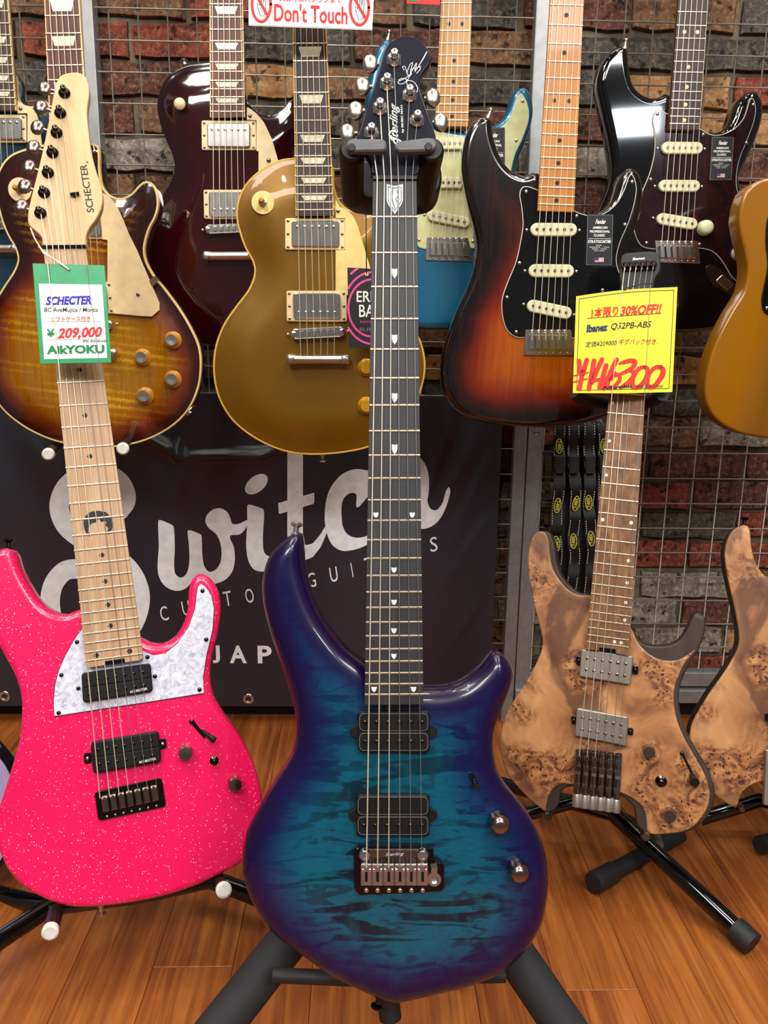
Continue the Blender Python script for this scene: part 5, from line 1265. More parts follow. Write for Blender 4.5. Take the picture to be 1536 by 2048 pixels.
lg = tube('leg', [S.to_local(b0 + (b1 - b0) * .12), S.to_local(b0 + (b1 - b0) * .62)], .0125, MT['matte_black'], S.r, 14)
tube('rubber_foot', [S.to_local(b0), S.to_local(b0 + (b1 - b0) * .13)], .0155, MT['matte_black'], lg, 14)
tube('leg', [S.to_local(hubw), S.to_local(Vector((hubw.x - .16, 1.30, .016)))], .012, MT['gloss_black'], S.r, 12)
tube('brace', [S.to_local(at_y(1318, 1690, 1.06)), S.to_local(at_y(1312, 1672, 1.10))], .007, MT['dark_grey'], S.r, 10)

# =================================================================== 4. second burl guitar (right edge)
G = Frame((1560, 1660), (1640, 600), depth=1.10, yaw=-14, tilt=17)
G.root('electric_guitar', 'second brown burl guitar cut off by the right edge of the picture', 'guitar', GF)
R2 = [(1480, 1052), (1488, 1049), (1497, 1053), (1501, 1068), (1503, 1092), (1508, 1115), (1520, 1140), (1540, 1160), (1568, 1177), (1600, 1182), (1640, 1205), (1690, 1250), (1720, 1290), (1765, 1310), (1805, 1285), (1825, 1232), (1840, 1225), (1850, 1245), (1840, 1290), (1805, 1350), (1798, 1400), (1820, 1480), (1850, 1540), (1862, 1590), (1840, 1640), (1780, 1665), (1722, 1660), (1712, 1625), (1690, 1598), (1640, 1575), (1575, 1561), (1535, 1562), (1500, 1572), (1482, 1590), (1475, 1612), (1473, 1616), (1460, 1611), (1430, 1590), (1402, 1560), (1384, 1520), (1379, 1480), (1383, 1450), (1398, 1420), (1420, 1385), (1445, 1350), (1465, 1318), (1477, 1290), (1478, 1270), (1472, 1230), (1461, 1180), (1452, 1135), (1450, 1100), (1458, 1072), (1470, 1057)]
relief('body', G.curve(R2, -.004), MT['dark_side'], G.r, -.003, -.04, R=.003, Rb=.005, step=.006, grid=.02)
relief('top', G.curve(R2, 0), MT['burl'], G.r, 0, -.0042, R=.0022, Rb=.0008, step=.006, grid=.018)
G.neck(12, ((1592, 1050), (1672, 1057)), 24, ((1568, 1288), (1654, 1297)), range(1, 25), .010, MT['roasted'], MT['roasted'], s0=0.0, over=.006, nut_mat=MT['black'])
q = ((1545, 1417), (1650, 1432), (1645, 1492), (1540, 1474)); G.quad('pickup', q, 0, .009, MT['aged_metal'], None, .003, .0012)
G.quad('mounting_ear', ((1531, 1426), (1543, 1428), (1543, 1444), (1531, 1442)), 0, .004, MT['gloss_black'], None, .002)
for i in range(6): G.quad('bridge_unit', ((1532 + 16 * i, 1500), (1546 + 16 * i, 1501), (1542 + 16 * i, 1612), (1527 + 16 * i, 1610)), 0, .009, MT['aged_metal'], None, .002, .001)
G.strings(6, 0.0, .0125, ((1540, 1530), (1620, 1538)), .012, .00055, .0003, .1)
G.strap_button(1488, 1051, -.02, (0, 1), MT['black_chrome'])
hd = [G.Lf(-.004) + np.array((-.004, 0)), G.Rf(-.004) + np.array((.004, 0)), G.Rf(-.09) + np.array((.004, 0)), G.Lf(-.09) + np.array((-.004, 0))]
plate('headpiece', fillet(hd, .006), -.012, .007, MT['matte_black'], G.r, .002)
S = Frame((1560, 1660), (1640, 600), depth=1.10, yaw=-14, tilt=17)
S.root('guitar_stand', 'black tube stand under the burl guitar at the right edge of the picture', 'guitar stand', 'guitar stands on the floor')
h2 = at_y(1590, 1612, 1.10)
tube('support_bar', [S.to_local(at_y(1400, 1637, 1.16)), S.to_local(at_y(1450, 1622, 1.155)), S.to_local(at_y(1520, 1600, 1.15)), S.to_local(h2), S.to_local(at_y(1720, 1665, 1.13))], .0115, MT['gloss_black'], S.r, 14)
tube('pole', [S.to_local(h2), S.P3(1590, 1350, -.06)], .0105, MT['gloss_black'], S.r, 12)
for e in ((.80, .86, .016), (.95, .98, .016), (.72, 1.4, .016)):
    tube('leg', [S.to_local(h2), S.to_local(Vector(e))], .0125, MT['gloss_black'], S.r, 12)
k = S.to_local(at_y(1480, 1614, 1.14)); lathe('support_pin', [(.006, -.012), (.006, .010), (.004, .014)], k, MT['smoked'], S.r, 12)
tube('rubber_foot', [S.to_local(at_y(1520, 1690, 1.1)), S.to_local(at_y(1560, 1680, 1.12))], .014, MT['matte_black'], S.r, 12)

# =================================================================== guitars hanging on the wall
def head_and_hanger(G, kind, mat, hlabel, wood_, panel_y=1.556):
    """headstock above the picture and the hook that carries it"""
    l, r = G.Lf(-.004), G.Rf(-.004); c = (l + r) / 2; hb = G.hb
    if kind == 'lp': P = [(-.024, 0), (-.030, .025), (-.042, .05), (-.038, .10), (-.034, .15), (-.020, .175), (0, .166), (.020, .175), (.034, .15), (.038, .10), (.042, .05), (.030, .025), (.024, 0)]
    else: P = [(-.022, 0), (-.026, .03), (-.030, .06), (-.026, .12), (-.022, .165), (.005, .186), (.035, .185), (.044, .165), (.036, .145), (.045, .11), (.052, .06), (.040, .03), (.022, .012), (.022, 0)]
    Q = spline([c + np.array(p) for p in P], True, 5)
    relief('headstock', Q, mat, G.r, hb - .003, hb - .018, R=.002, Rb=.002, step=.006, grid=.02)
    for i in range(6):
        x, y = ((-.026 if i % 2 else .026), .05 + .038 * (i // 2)) if kind == 'lp' else (-.018 + .004 * i, .03 + .024 * i)
        inst('tuning_post', 'post', MT['nickel'], (c[0] + x, c[1] + y, hb - .003), .006, .006, .012, G.r)
    # hanger: plate on the wires, rod, U fork
    w = G.matrix() @ Vector((c[0], c[1] + .012, hb - .022))
    h = empty('guitar_hanger', (w.x, w.y, w.z), hlabel, 'hook', 'hooks carrying the wall guitars')
    L = panel_y - w.y
    tube('rod', [(0, L, 0), (0, .012, 0)], .005, MT['black'], h, 10)
    box('mounting_plate', (-.03, .03, L - .012, L - .004, -.035, .035), MT['black'], h, .002)
    for sx in (-1, 1): tube('fork_arm', [(0, .02, -.0), (sx * .018, .014, -.002), (sx * .034, 0, -.004), (sx * .036, -.045, -.002), (sx * .036, -.055, .006)], .006, MT['matte_black'], h, 10)

def lp(name_label, bot, top, Y, outline, body_mat, board, fa, ea, fb, eb, nf, bindm, hang_label, dom=.011, s0=0.0, headm=None, inl='pearl'):
    G = Frame(bot, top, Y=Y, yaw=0, tilt=2); G.root('electric_guitar', name_label, 'guitar', GW)
    out = G.curve(outline, -.010)
    relief('body', out, body_mat, G.r, 0, -.050, R=.0022, Rb=.006, carve=dom, cw=.055, step=.0055, grid=.014)
    if bindm: G.rim(out, -dom - .008, -dom + .0004, .0022, bindm)
    G.neck(fa, ea, fb, eb, range(1, nf + 1), .011, board, MT['mahogany'], s0=s0, over=.0125, bind=bindm or MT['binding'], bw=.0016, nut_mat=MT['cream'], s1neck=.70)
    for n in (3, 5, 7, 9, 12, 15, 17, 19, 21):
        G.trapezoid(n, MT[inl])
    head_and_hanger(G, 'lp', headm or MT['gloss_black'], hang_label, None)
    return G

# ---- gold top
K = crop(400, 480)
gold_out = [(588, 316), (560, 320), (527, 336), (500, 358), (482, 384), (474, 410), (473, 437), (480, 467), (491, 497), (505, 522), (509, 545), (498, 577), (473, 611), (450, 644), (435, 678), (427.5, 714), (428, 757), (438, 797), (460, 835), (487, 861), (523, 884), (567, 902), (613, 909), (660, 908), (700, 903), (738, 894), (775, 876), (810, 846), (836, 796), (848, 757), (850.5, 728), (846, 697), (838, 675), (812, 634), (785, 588), (775, 545), (778, 500), (788, 455), (790, 420), (778, 402), (760, 404), (742, 415), (717, 423), (693, 417), (676, 398), (668, 370), (664, 330), (630, 316)]
G = lp('gold topped guitar with cream pickguard, hanging behind the blue guitar', (641, 908), (626, 100), 1.262, gold_out, MT['gold'], MT['dark_rosewood'], 12, ((587.7, 214), (659.3, 213.5)), 22, ((591, 420), (667.5, 419.5)), 22, MT['gold_binding'], 'black wall hook holding the gold topped guitar')
pg = [(671, 398), (680, 414), (695, 420), (707, 433), (716, 452), (733, 510), (742, 540), (744, 575), (730, 590), (671, 590), (671, 500), (690, 500), (690, 436), (671, 436)]
plate('pickguard', G.poly(pg, .007), .0035, .0055, MT['cream2'], G.r, .0003)
G.screw(676, 422, .0055, 4, MT['smoked'])
G.humbucker_cover(J((510, 1308), (871, 1308), (872, 1500), (510, 1498)), J((550, 1324), (835, 1324), (836, 1480), (550, 1478)), MT['cream'], .008, .23)
G.humbucker_cover(K((518, 305), (880, 305), (882, 490), (520, 488)), K((557, 319), (840, 319), (842, 470), (560, 470)), MT['cream'], .011, .76, ringz=.006)
G.tunomatic(K((545, 565))[0], K((868, 548))[0], 20)
G.stoptail(K((515, 717))[0], K((905, 717))[0], 22, MT['nickel'])
G.tail = [K((605 + i * 40, 690))[0] for i in range(6)]
G.strings(6, 0, .0135, (K((600, 560))[0], K((808, 548))[0]), .0155, .0006, .0004, .09); del G.tail
q = G.L(*J((377, 1215))[0], 0)
lathe('switch_ring', [(.0165, -.006), (.0165, .0004), (.006, .0008)], (q[0], q[1], .0002), MT['cream2'], G.r, 28)
sw = lathe('toggle_switch', [(.006, 0), (.006, .003), (.003, .004), (.0026, .008)], (q[0], q[1], .0006), MT['nickel'], G.r, 14)
lathe('switch_tip', [(.0026, 0), (.0045, .004), (.0042, .010), (.002, .013)], (0, 0, .007), MT['amber_tip'], sw, 12)
for p, pr in (((733, 735), 17.5), ((733, 812), 17.5)): G.tophat(*p, pr, MT['gold_knob'])
G.tophat(800, 760, 17.5, MT['gold_knob']); G.tophat(800, 690, 17.5, MT['gold_knob'])
G.strap_button(645, 909, -.03, (0, -1), MT['nickel'])
GOLD = G

# ---- tobacco burst, left
lp_out = [(195, 292), (150, 284), (110, 285), (77, 292), (47, 299), (20, 311), (2, 332), (-8, 362), (-6, 400), (2, 437), (15, 470), (30, 496), (35.5, 518), (28, 541), (8, 572), (-14, 610), (-26, 650), (-30, 695), (-27, 745), (-15, 790), (5, 819), (28, 840), (60, 861), (103, 880), (150, 891), (200, 895), (250, 891), (300, 877), (347, 850), (378, 817), (397, 773), (402, 727), (398, 693), (384, 660), (360, 619), (330, 578), (307, 550), (292, 522), (288, 500), (290, 484), (299, 455), (310, 434), (316, 408), (312, 380), (303, 366), (289, 363), (277, 372), (262, 388), (240, 397), (219, 390), (205, 374), (199, 345), (198, 310)]
G = lp('tobacco sunburst guitar with cream pickguard, hanging behind the pink guitar', (187, 894), (125, -100), 1.275, lp_out, MT['lp_burst'], MT['red_rosewood'], 7, (C((268, 95))[0], C((482, 93))[0]), 10, (C((281, 394))[0], C((499, 390))[0]), 22, MT['binding'], 'black wall hook holding the tobacco sunburst guitar')
pg = [(203, 384), (218, 393), (233, 412), (245, 438), (258, 470), (273, 500), (318, 606), (318, 620), (303, 633), (280, 632), (227, 627), (200, 622), (200, 565), (214, 565), (214, 480), (203, 478)]
plate('pickguard', G.poly(pg, .007), .0035, .0055, MT['cream'], G.r, .0003)
G.screw(276, 589, .0055, 4, MT['smoked'])
br = lathe('guard_bracket', [(.004, 0), (.004, .006)], G.P3(310, 562, -.004), MT['chrome'], G.r, 10)
plate('guard_bracket', G.poly(D((895, 245), (930, 215), (955, 240), (915, 283)), .004), -.006, .006, MT['chrome'], G.r)
G.humbucker_cover(((96, 415), (210, 415), (216, 478), (102, 478)), ((108, 420), (198, 420), (203, 472), (113, 472)), MT['cream'], .008, .23)
G.humbucker_cover(((110, 562), (223, 564), (229, 627), (114, 625)), ((122, 570), (212, 571), (216, 620), (126, 619)), MT['cream'], .011, .76, ringz=.006)
G.tunomatic((118, 655), (224, 648), 19)
G.stoptail((116, 707), (236, 706), 20, MT['nickel'])
G.strings(6, 0, .0135, ((140, 652), (206, 649)), .0155, .0006, .0004, .09)
for x, y in D((1028, 600), (845, 704), (1028, 836), (860, 936)): G.tophat(x, y, 17.3, MT['amber_knob'], MT['silver_cap'])
q = G.L(*C((120, 1138))[0], 0)
lathe('switch_ring', [(.017, -.006), (.017, .0004), (.006, .0008)], (q[0], q[1], .0002), MT['cream'], G.r, 28)
sw = lathe('toggle_switch', [(.006, 0), (.006, .003), (.003, .004), (.0026, .008)], (q[0], q[1], .0006), MT['nickel'], G.r, 14)
lathe('switch_tip', [(.0026, 0), (.0045, .004), (.0042, .010), (.002, .013)], (0, 0, .007), MT['amber_tip'], sw, 12)
q = G.P3(*D((1130, 1030))[0], -.03); lathe('jack_plate', [(.016, -.002), (.016, .001), (.006, .0015), (.006, .004), (.003, .004)], q, MT['nickel'], G.r, 16, (.7, -.7, 0))
TOB = G

# ---- wine red, behind
wine_out = [(418, 124), (393, 127), (366, 133), (337, 151), (321, 177), (314, 207), (318, 240), (332, 280), (345, 310), (349, 337), (341, 362), (326, 388), (304, 430), (290, 475), (287, 520), (294, 570), (315, 620), (345, 655), (385, 680), (430, 692), (480, 692), (530, 684), (575, 662), (610, 628), (635, 580), (645, 520), (640, 465), (622, 420), (598, 375), (585, 335), (588, 300), (598, 270), (604, 240), (603, 213), (592, 198), (580, 200), (566, 216), (550, 228), (527, 229), (507, 217), (494, 200), (488, 170), (482, 130), (450, 120)]
G = lp('dark wine red guitar with two chrome pickups, behind the gold topped guitar', (462, 692), (452, -60), 1.39, wine_out, MT['wine'], MT['red_rosewood'], 12, (J((57, 103))[0], J((259, 103))[0]), 21, (J((59, 627))[0], J((268, 627))[0]), 22, None, 'black wall hook holding the dark wine red guitar', dom=.010)
G.humbucker_cover(J((8, 722), (336, 722), (338, 900), (10, 900)), J((42, 738), (298, 738), (300, 882), (44, 880)), MT['cream'], .009, .27)
G.humbucker_cover(J((20, 1138), (345, 1138), (347, 1310), (24, 1312)), J((52, 1152), (310, 1152), (312, 1298), (54, 1298)), MT['cream'], .011, .72, ringz=.006)
pg = J((280, 640), (300, 650), (340, 680), (385, 735), (430, 830), (465, 950), (490, 1080), (480, 1160), (350, 1160), (350, 905), (338, 905), (338, 720), (280, 716))
plate('pickguard', G.poly(pg, .007), .0035, .0055, MT['cream'], G.r, .0003)
G.screw(*J((300, 695))[0], .0055, 4, MT['smoked']); G.screw(*J((412, 962))[0], .0055, 4.5, MT['smoked'])
G.tunomatic(J((28, 1375))[0], J((340, 1362))[0], 17)
G.stoptail(K((12, 98))[0], K((340, 96))[0], 20, MT['nickel'])
G.strings(6, 0, .0135, (J((82, 1372))[0], J((270, 1364))[0]), .0155, .0006, .0004, .09)
q = G.L(*C((1085, 632))[0], 0)
sw = lathe('toggle_switch', [(.006, 0), (.006, .002), (.0026, .004), (.0022, .007)], (q[0], q[1], -.004), MT['nickel'], G.r, 14)
lathe('switch_tip', [(.003, 0), (.0085, .003), (.009, .007), (.007, .010), (.003, .0115)], (0, 0, .006), MT['cream'], sw, 18)
lathe('strap_button', [(.004, 0), (.003, .004), (.006, .007), (.004, .009)], G.P3(370, 130, -.03), MT['nickel'], G.r, 12, (-.3, 1, 0))

# ---- dark blue, far left
blue_out = [(-20, 193), (-55, 200), (-85, 222), (-98, 255), (-98, 290), (-85, 330), (-68, 365), (-66, 395), (-80, 430), (-102, 475), (-112, 530), (-105, 590), (-80, 630), (-40, 655), (10, 662), (60, 652), (105, 622), (130, 575), (135, 520), (122, 465), (98, 420), (80, 385), (72, 350), (78, 315), (92, 285), (101, 255), (103, 225), (95, 205), (84, 203), (72, 212), (55, 213), (42, 206), (34, 190), (30, 150), (10, 140)]
G = lp('dark blue guitar with cream pickguard, mostly cut off by the left edge of the picture', (12, 662), (-12, -60), 1.395, blue_out, MT['dark_blue'], MT['rosewood'], 12, ((-38, 22), (18, 22)), 21, ((-30, 195), (30.5, 196)), 22, MT['binding'], 'black wall hook holding the dark blue guitar', dom=.010)
G.humbucker_cover(((-55, 229), (52, 229), (53, 285), (-54, 285)), ((-42, 235), (43, 235), (44, 278), (-41, 278)), MT['cream'], .009, .22)
G.humbucker_cover(((-52, 360), (58, 360), (59, 415), (-50, 415)), ((-40, 366), (47, 366), (48, 410), (-38, 410)), MT['cream'], .011, .72, ringz=.006)
plate('pickguard', G.poly([(34, 200), (45, 208), (60, 213), (70, 222), (78, 245), (84, 300), (90, 380), (60, 385), (60, 300), (54, 290), (54, 226), (34, 226)], .007), .0035, .0055, MT['cream'], G.r, .0003)
G.screw(41, 217, .0055, 4, MT['smoked'])
G.tunomatic((-50, 452), (60, 446), 17)
G.stoptail((-55, 497), (40, 498), 20, MT['nickel'])
G.strings(6, 0, .0135, ((-32, 450), (36, 447)), .0155, .0006, .0004, .09)

# ---- bolt-on guitars with contoured bodies
def st(label, bot, top, Y, outline, body_mat, board, neckm, fa, ea, fb, eb, nf, hang, dots, dotm, head, s1, yaw=0, R=.011):
    G = Frame(bot, top, Y=Y, yaw=yaw, tilt=2); G.root('electric_guitar', label, 'guitar', GW)
    relief('body', G.curve(outline, -.011), body_mat, G.r, 0, -.044, R=R, Rb=.010, step=.0055, grid=.014)
    G.neck(fa, ea, fb, eb, range(1, nf + 1), .0125, board, neckm, s0=0.0, over=.014, nut_mat=MT['aged_white'])
    for n in dots:
        if n == 12:
            for fx in (.28, .72): G.dot(12, dotm, .0031, fx)
        else: G.dot(n, dotm, .0031)
    head_and_hanger(G, 'st', head, hang, None); return G
def guard(G, pg, mat, edge, z=.0026):
    P = ccw(G.curve(pg, z, True, 6)); plate('pickguard_edge', P, .0002, z - .0005, edge, G.r, .0002)
    P2 = resample(P, .004); P2 = P2 + normals(P2) * .0011
    return plate('pickguard', P2, .0004, z, mat, G.r, .0003)
DOTS = (3, 5, 7, 9, 12, 15, 17, 19, 21)
def spec_label(G, tl, w, h, lean=0.0, words=True):
    """the black hang label tucked under the strings: lettering and small flag"""
    x, y = tl; z = .0034
    q = lambda fx, fy: (x + w * fx + lean * fy, y + h * fy)
    p = G.quad('spec_label', [q(0, 0), q(1, 0), q(1, 1), q(0, 1)], .0026, z, MT['black_ink'], None, .002, .0002)
    p['label'] = 'black printed label with white lettering and small flag'
    b = [q(.03, .02), q(.97, .02), q(.97, .98), q(.03, .98), q(.03, .02)]
    G.ribbon(b, .8, z + .0002, MT['grey_ink'], p, 'label_border', smooth=False)
    tz = z + .0003
    def tx(s, x0, x1, yb, hh, **k): G.text(s, q(x0, yb), q(x1, yb), hh, tz, MT['white'], p, **k)
    tx('Fender', .32, .72, .19, h * .085, shear=.35, bold=.03)
    tx('AMERICAN', .22, .78, .285, h * .045, bold=.03)
    tx('PROFESSIONAL', .12, .88, .36, h * .045, bold=.03)
    tx('CLASSIC', .27, .70, .435, h * .045, bold=.03)
    G.ribbon([q(.08, .475), q(.92, .475)], .7, tz, MT['white'], p, 'rule_line', smooth=False)
    tx('STRATOCASTER', .06, .94, .56, h * .055, bold=.04)
    for k, (a, c) in enumerate(((.36, .62), (.12, .88), (.22, .78), (.3, .7))): tx('SERIES - MADE IN USA'[:8 + 3 * k], a, c, .615 + .035 * k, h * .018)
    fl = plate('flag', G.poly([q(.34, .845), q(.68, .845), q(.68, .93), q(.34, .93)], tz), z, tz, MT['white'], p, .00005)
    for k in range(4): plate('flag_stripe', G.poly([q(.34, .85 + .022 * k), q(.68, .85 + .022 * k), q(.68, .86 + .022 * k), q(.34, .86 + .022 * k)], tz), tz - .0001, tz + .0001, MT['flag_red'], p, .00003)
    plate('flag_canton', G.poly([q(.34, .845), q(.48, .845), q(.48, .893), q(.34, .893)], tz), tz - .0001, tz + .00015, MT['flag_blue'], p, .00003)

Lc = crop(800, 0); M = crop(800, 480); Nc = crop(1100, 0, 3.523); P5 = crop(1330, 0, 6.4)
# ---- lake blue
out = [(773, 79), (760, 90), (749, 108), (743, 128), (738, 150), (732, 180), (730, 215), (738, 255), (752, 300), (765, 345), (762, 390), (745, 430), (728, 480), (722, 530), (730, 580), (755, 620), (795, 645), (840, 657), (890, 659), (945, 655), (1000, 638), (1045, 605), (1075, 560), (1085, 505), (1078, 455), (1058, 415), (1040, 380), (1031, 347), (1034, 322), (1047, 293), (1060, 255), (1065.5, 222), (1061, 194), (1050, 178), (1037, 177), (1024, 190), (1016, 214), (1006, 237), (985, 253), (960, 262), (935, 262), (900, 258), (862, 248), (838, 230), (820, 205), (805, 170), (795, 125), (787, 92)]
G = st('lake blue guitar with mint pickguard and yellow maple neck, behind the central headstock', (890, 660), (925, -60), 1.405, out, MT['lake_blue'], MT['maple_amber2'], MT['maple_amber2'], 12, (Lc((238, 184))[0], Lc((426, 184))[0]), 21, (Lc((212, 720))[0], Lc((411, 722))[0]), 21, 'black wall hook holding the lake blue guitar', DOTS, MT['black'], MT['maple_amber2'], .70)
pg = [(856, 258), (842, 275), (834, 330), (830, 390), (832, 450), (836, 492), (850, 498), (900, 497), (940, 496), (985, 500), (1010, 470), (1018, 420), (1018, 380), (1022, 345), (1030, 310), (1046, 275), (1058, 235), (1054, 205), (1042, 186), (1033, 196), (1026, 220), (1012, 245), (985, 262), (940, 272), (900, 270)]
guard(G, pg, MT['mint'], MT['white_edge'])
for p in Lc((735, 606), (697, 842), (155, 1275), (115, 1440), (437, 1448)): G.screw(*p, .0026, 3.4, MT['nickel'])
G.single_coil(Lc((206, 860))[0], Lc((420, 860))[0], 22, MT['aged_white'])
G.single_coil(Lc((200, 1095))[0], Lc((415, 1096))[0], 21, MT['aged_white'])
G.single_coil(Lc((168, 1288))[0], Lc((418, 1340))[0], 20, MT['aged_white'])
G.trem((Lc((158, 1422))[0], Lc((410, 1424))[0], M((446, 128))[0], M((152, 122))[0]))
G.strings(6, 0, .0145, (Lc((190, 1490))[0], Lc((382, 1490))[0]), .012, .0006, .0004, .1)
spec_label(G, Lc((480, 765))[0], 50, 105)
G.knob(990, 470, .0026, 14, .014, MT['aged_white'])
G.strap_button(776, 77, -.02, (.2, 1), MT['nickel'])
# ---- three tone burst
out = [(970, 233), (953, 238), (940, 253), (930, 277), (924, 307), (922.5, 337), (928, 377), (938, 422), (948, 460), (953, 490), (951, 515), (945, 545), (933, 578), (914, 620), (897, 667), (885, 711), (881, 747), (886, 782), (901, 808), (925, 829), (962, 843), (1010, 851), (1067, 855), (1117, 853), (1167, 847), (1217, 833), (1262, 812), (1295, 780), (1308, 742), (1304, 692), (1285, 640), (1260, 590), (1243, 550), (1240, 520), (1250, 495), (1266, 466), (1278, 433), (1284, 400), (1283, 370), (1275, 348), (1262, 337), (1248, 343), (1237, 360), (1230, 383), (1219, 408), (1200, 423), (1175, 429), (1150, 421), (1120, 400), (1090, 375), (1073, 345), (1047, 352), (1023, 343), (1003, 320), (991, 292), (985, 267), (983, 245), (978, 236)]
G = st('three tone sunburst guitar with black pickguard and amber maple neck, behind the yellow card', (1067, 854), (1130, -60), 1.28, out, MT['strat_burst'], MT['maple_amber'], MT['maple_amber'], 12, (Lc((863, 645))[0], Lc((1073, 652))[0]), 21, (Lc((828, 1224))[0], Lc((1046, 1232))[0]), 21, 'black wall hook holding the three tone sunburst guitar', DOTS, MT['black'], MT['maple_amber'], .70)
pg = Lc((735, 1122), (718, 1160), (730, 1250), (737, 1350), (722, 1450), (695, 1570), (640, 1705), (611, 1800), (616, 1905), (645, 1985), (695, 2022), (760, 2026), (900, 2026), (1060, 2030), (1240, 2060), (1400, 2080), (1480, 2010), (1480, 1900), (1420, 1780), (1325, 1650), (1300, 1560), (1320, 1460), (1375, 1330), (1412, 1200), (1420, 1125), (1405, 1062), (1388, 1042), (1372, 1062), (1350, 1125), (1302, 1215), (1240, 1270), (1160, 1296), (1100, 1284), (1046, 1262), (960, 1200), (830, 1140), (770, 1118))
guard(G, pg, MT['black_guard'], MT['white_edge'])
for p in Lc((757, 1150), (1393, 1092), (1350, 1348), (1060, 1296)) + M((717, 138), (643, 344), (698, 552), (1216, 302)): G.screw(*p, .0026, 4, MT['nickel'])
G.single_coil(Lc((785, 1376))[0], Lc((1064, 1378))[0], 25, MT['aged_white'])
G.single_coil(M((774, 183))[0], M((1046, 186))[0], 25, MT['aged_white'])
G.single_coil(M((765, 388))[0], M((1032, 444))[0], 24, MT['aged_white'])
G.trem((M((750, 535))[0], M((1030, 535))[0], M((1052, 694))[0], M((745, 692))[0]))
G.strings(6, 0, .0145, (M((792, 600))[0], M((995, 600))[0]), .012, .0006, .0004, .1)
spec_label(G, Lc((1123, 1285))[0], 53, 103, -3)
G.strap_button(977, 233, -.022, (.35, 1), MT['nickel']); G.strap_button(1074, 855, -.024, (0, -1), MT['nickel'])
for x, y in ((1215, 610), (1240, 660), (1262, 720)): G.knob(x, y, .0026, 17, .016, MT['aged_white'])
# ---- black
out = [(1245, 94), (1229, 98), (1213, 112), (1202, 130), (1195, 151), (1193, 174), (1198, 200), (1205, 234), (1213, 270), (1219, 306), (1222, 335), (1218, 370), (1204, 405), (1188, 445), (1176, 490), (1174, 535), (1184, 580), (1208, 618), (1250, 645), (1300, 660), (1355, 665), (1410, 662), (1465, 648), (1512, 618), (1542, 575), (1548, 520), (1536, 470), (1512, 425), (1486, 390), (1475, 362), (1479, 345), (1490, 321), (1506, 287), (1519, 250), (1523, 219), (1519, 197), (1508, 184), (1494, 186), (1479, 198), (1467, 218), (1460, 238), (1452, 254), (1438, 264), (1418, 266), (1400, 258), (1380, 235), (1345, 200), (1330, 188), (1316, 196), (1299, 197), (1282, 190), (1267, 176), (1259, 153), (1255, 122), (1253, 102)]
G = st('glossy black guitar with dark tortoise pickguard and rosewood fretboard, hanging at the upper right', (1355, 664), (1392, -60), 1.415, out, MT['strat_black'], MT['dark_rosewood'], MT['maple_amber'], 12, (P5((135, 488))[0], P5((517, 494))[0]), 21, (P5((54, 1582))[0], P5((434, 1588))[0]), 21, 'black wall hook holding the glossy black guitar', DOTS, MT['cream'], MT['maple_amber'], .70)
pg = Nc((742, 782), (724, 835), (738, 950), (735, 1080), (700, 1225), (650, 1345), (602, 1470), (588, 1570), (602, 1660), (642, 1730), (700, 1752), (900, 1750), (1060, 1750), (1150, 1775), (1220, 1850), (1290, 1960), (1380, 2010), (1460, 1960), (1480, 1800), (1440, 1600), (1350, 1420), (1315, 1290), (1335, 1130), (1390, 990), (1440, 850), (1452, 765), (1440, 705), (1422, 688), (1402, 720), (1368, 825), (1298, 905), (1200, 948), (1130, 945), (1065, 908), (960, 850), (830, 800), (775, 772))
guard(G, pg, MT['tortoise'], MT['white_edge'])
for p in Nc((757, 802), (710, 1264), (680, 1712), (1055, 1720), (1433, 738), (1385, 1007), (1080, 948)): G.screw(*p, .0026, 3.6, MT['nickel'])
G.single_coil(Nc((790, 1040))[0], Nc((1080, 1042))[0], 22.5, MT['aged_white'])
G.single_coil(Nc((770, 1307))[0], Nc((1060, 1309))[0], 22, MT['aged_white'])
G.single_coil(Nc((757, 1535))[0], Nc((1040, 1582))[0], 22, MT['aged_white'])
G.trem((Nc((738, 1692))[0], Nc((1045, 1694))[0], I_((1132, 140))[0], I_((870, 134))[0]))
G.strings(6, 0, .0145, (Nc((785, 1740))[0], Nc((1000, 1740))[0]), .012, .0006, .0004, .1)
spec_label(G, Nc((1140, 962))[0], 45, 88, -5)
G.knob(*Nc((1114, 1598))[0], .0026, 15, .016, MT['aged_white'])
G.knob(1484, 505, .0026, 14, .014, MT['aged_white']); G.knob(1502, 545, .0026, 14, .014, MT['aged_white'])
G.strap_button(1250, 94, -.022, (.1, 1), MT['nickel'])
jp = spline(G.poly(I_((1163, 165), (1185, 150), (1225, 160), (1280, 195), (1330, 250), (1350, 300), (1335, 335), (1290, 318), (1225, 280), (1178, 225)), .001), True, 5)
jk = plate('jack_plate', jp, .0002, .002, MT['smoked'], G.r, .0004)
plate('jack_socket', fillet(G.poly(I_((1220, 245), (1262, 205), (1330, 270), (1292, 305)), .002), .003), .0018, .0035, MT['chrome'], jk, .0012)
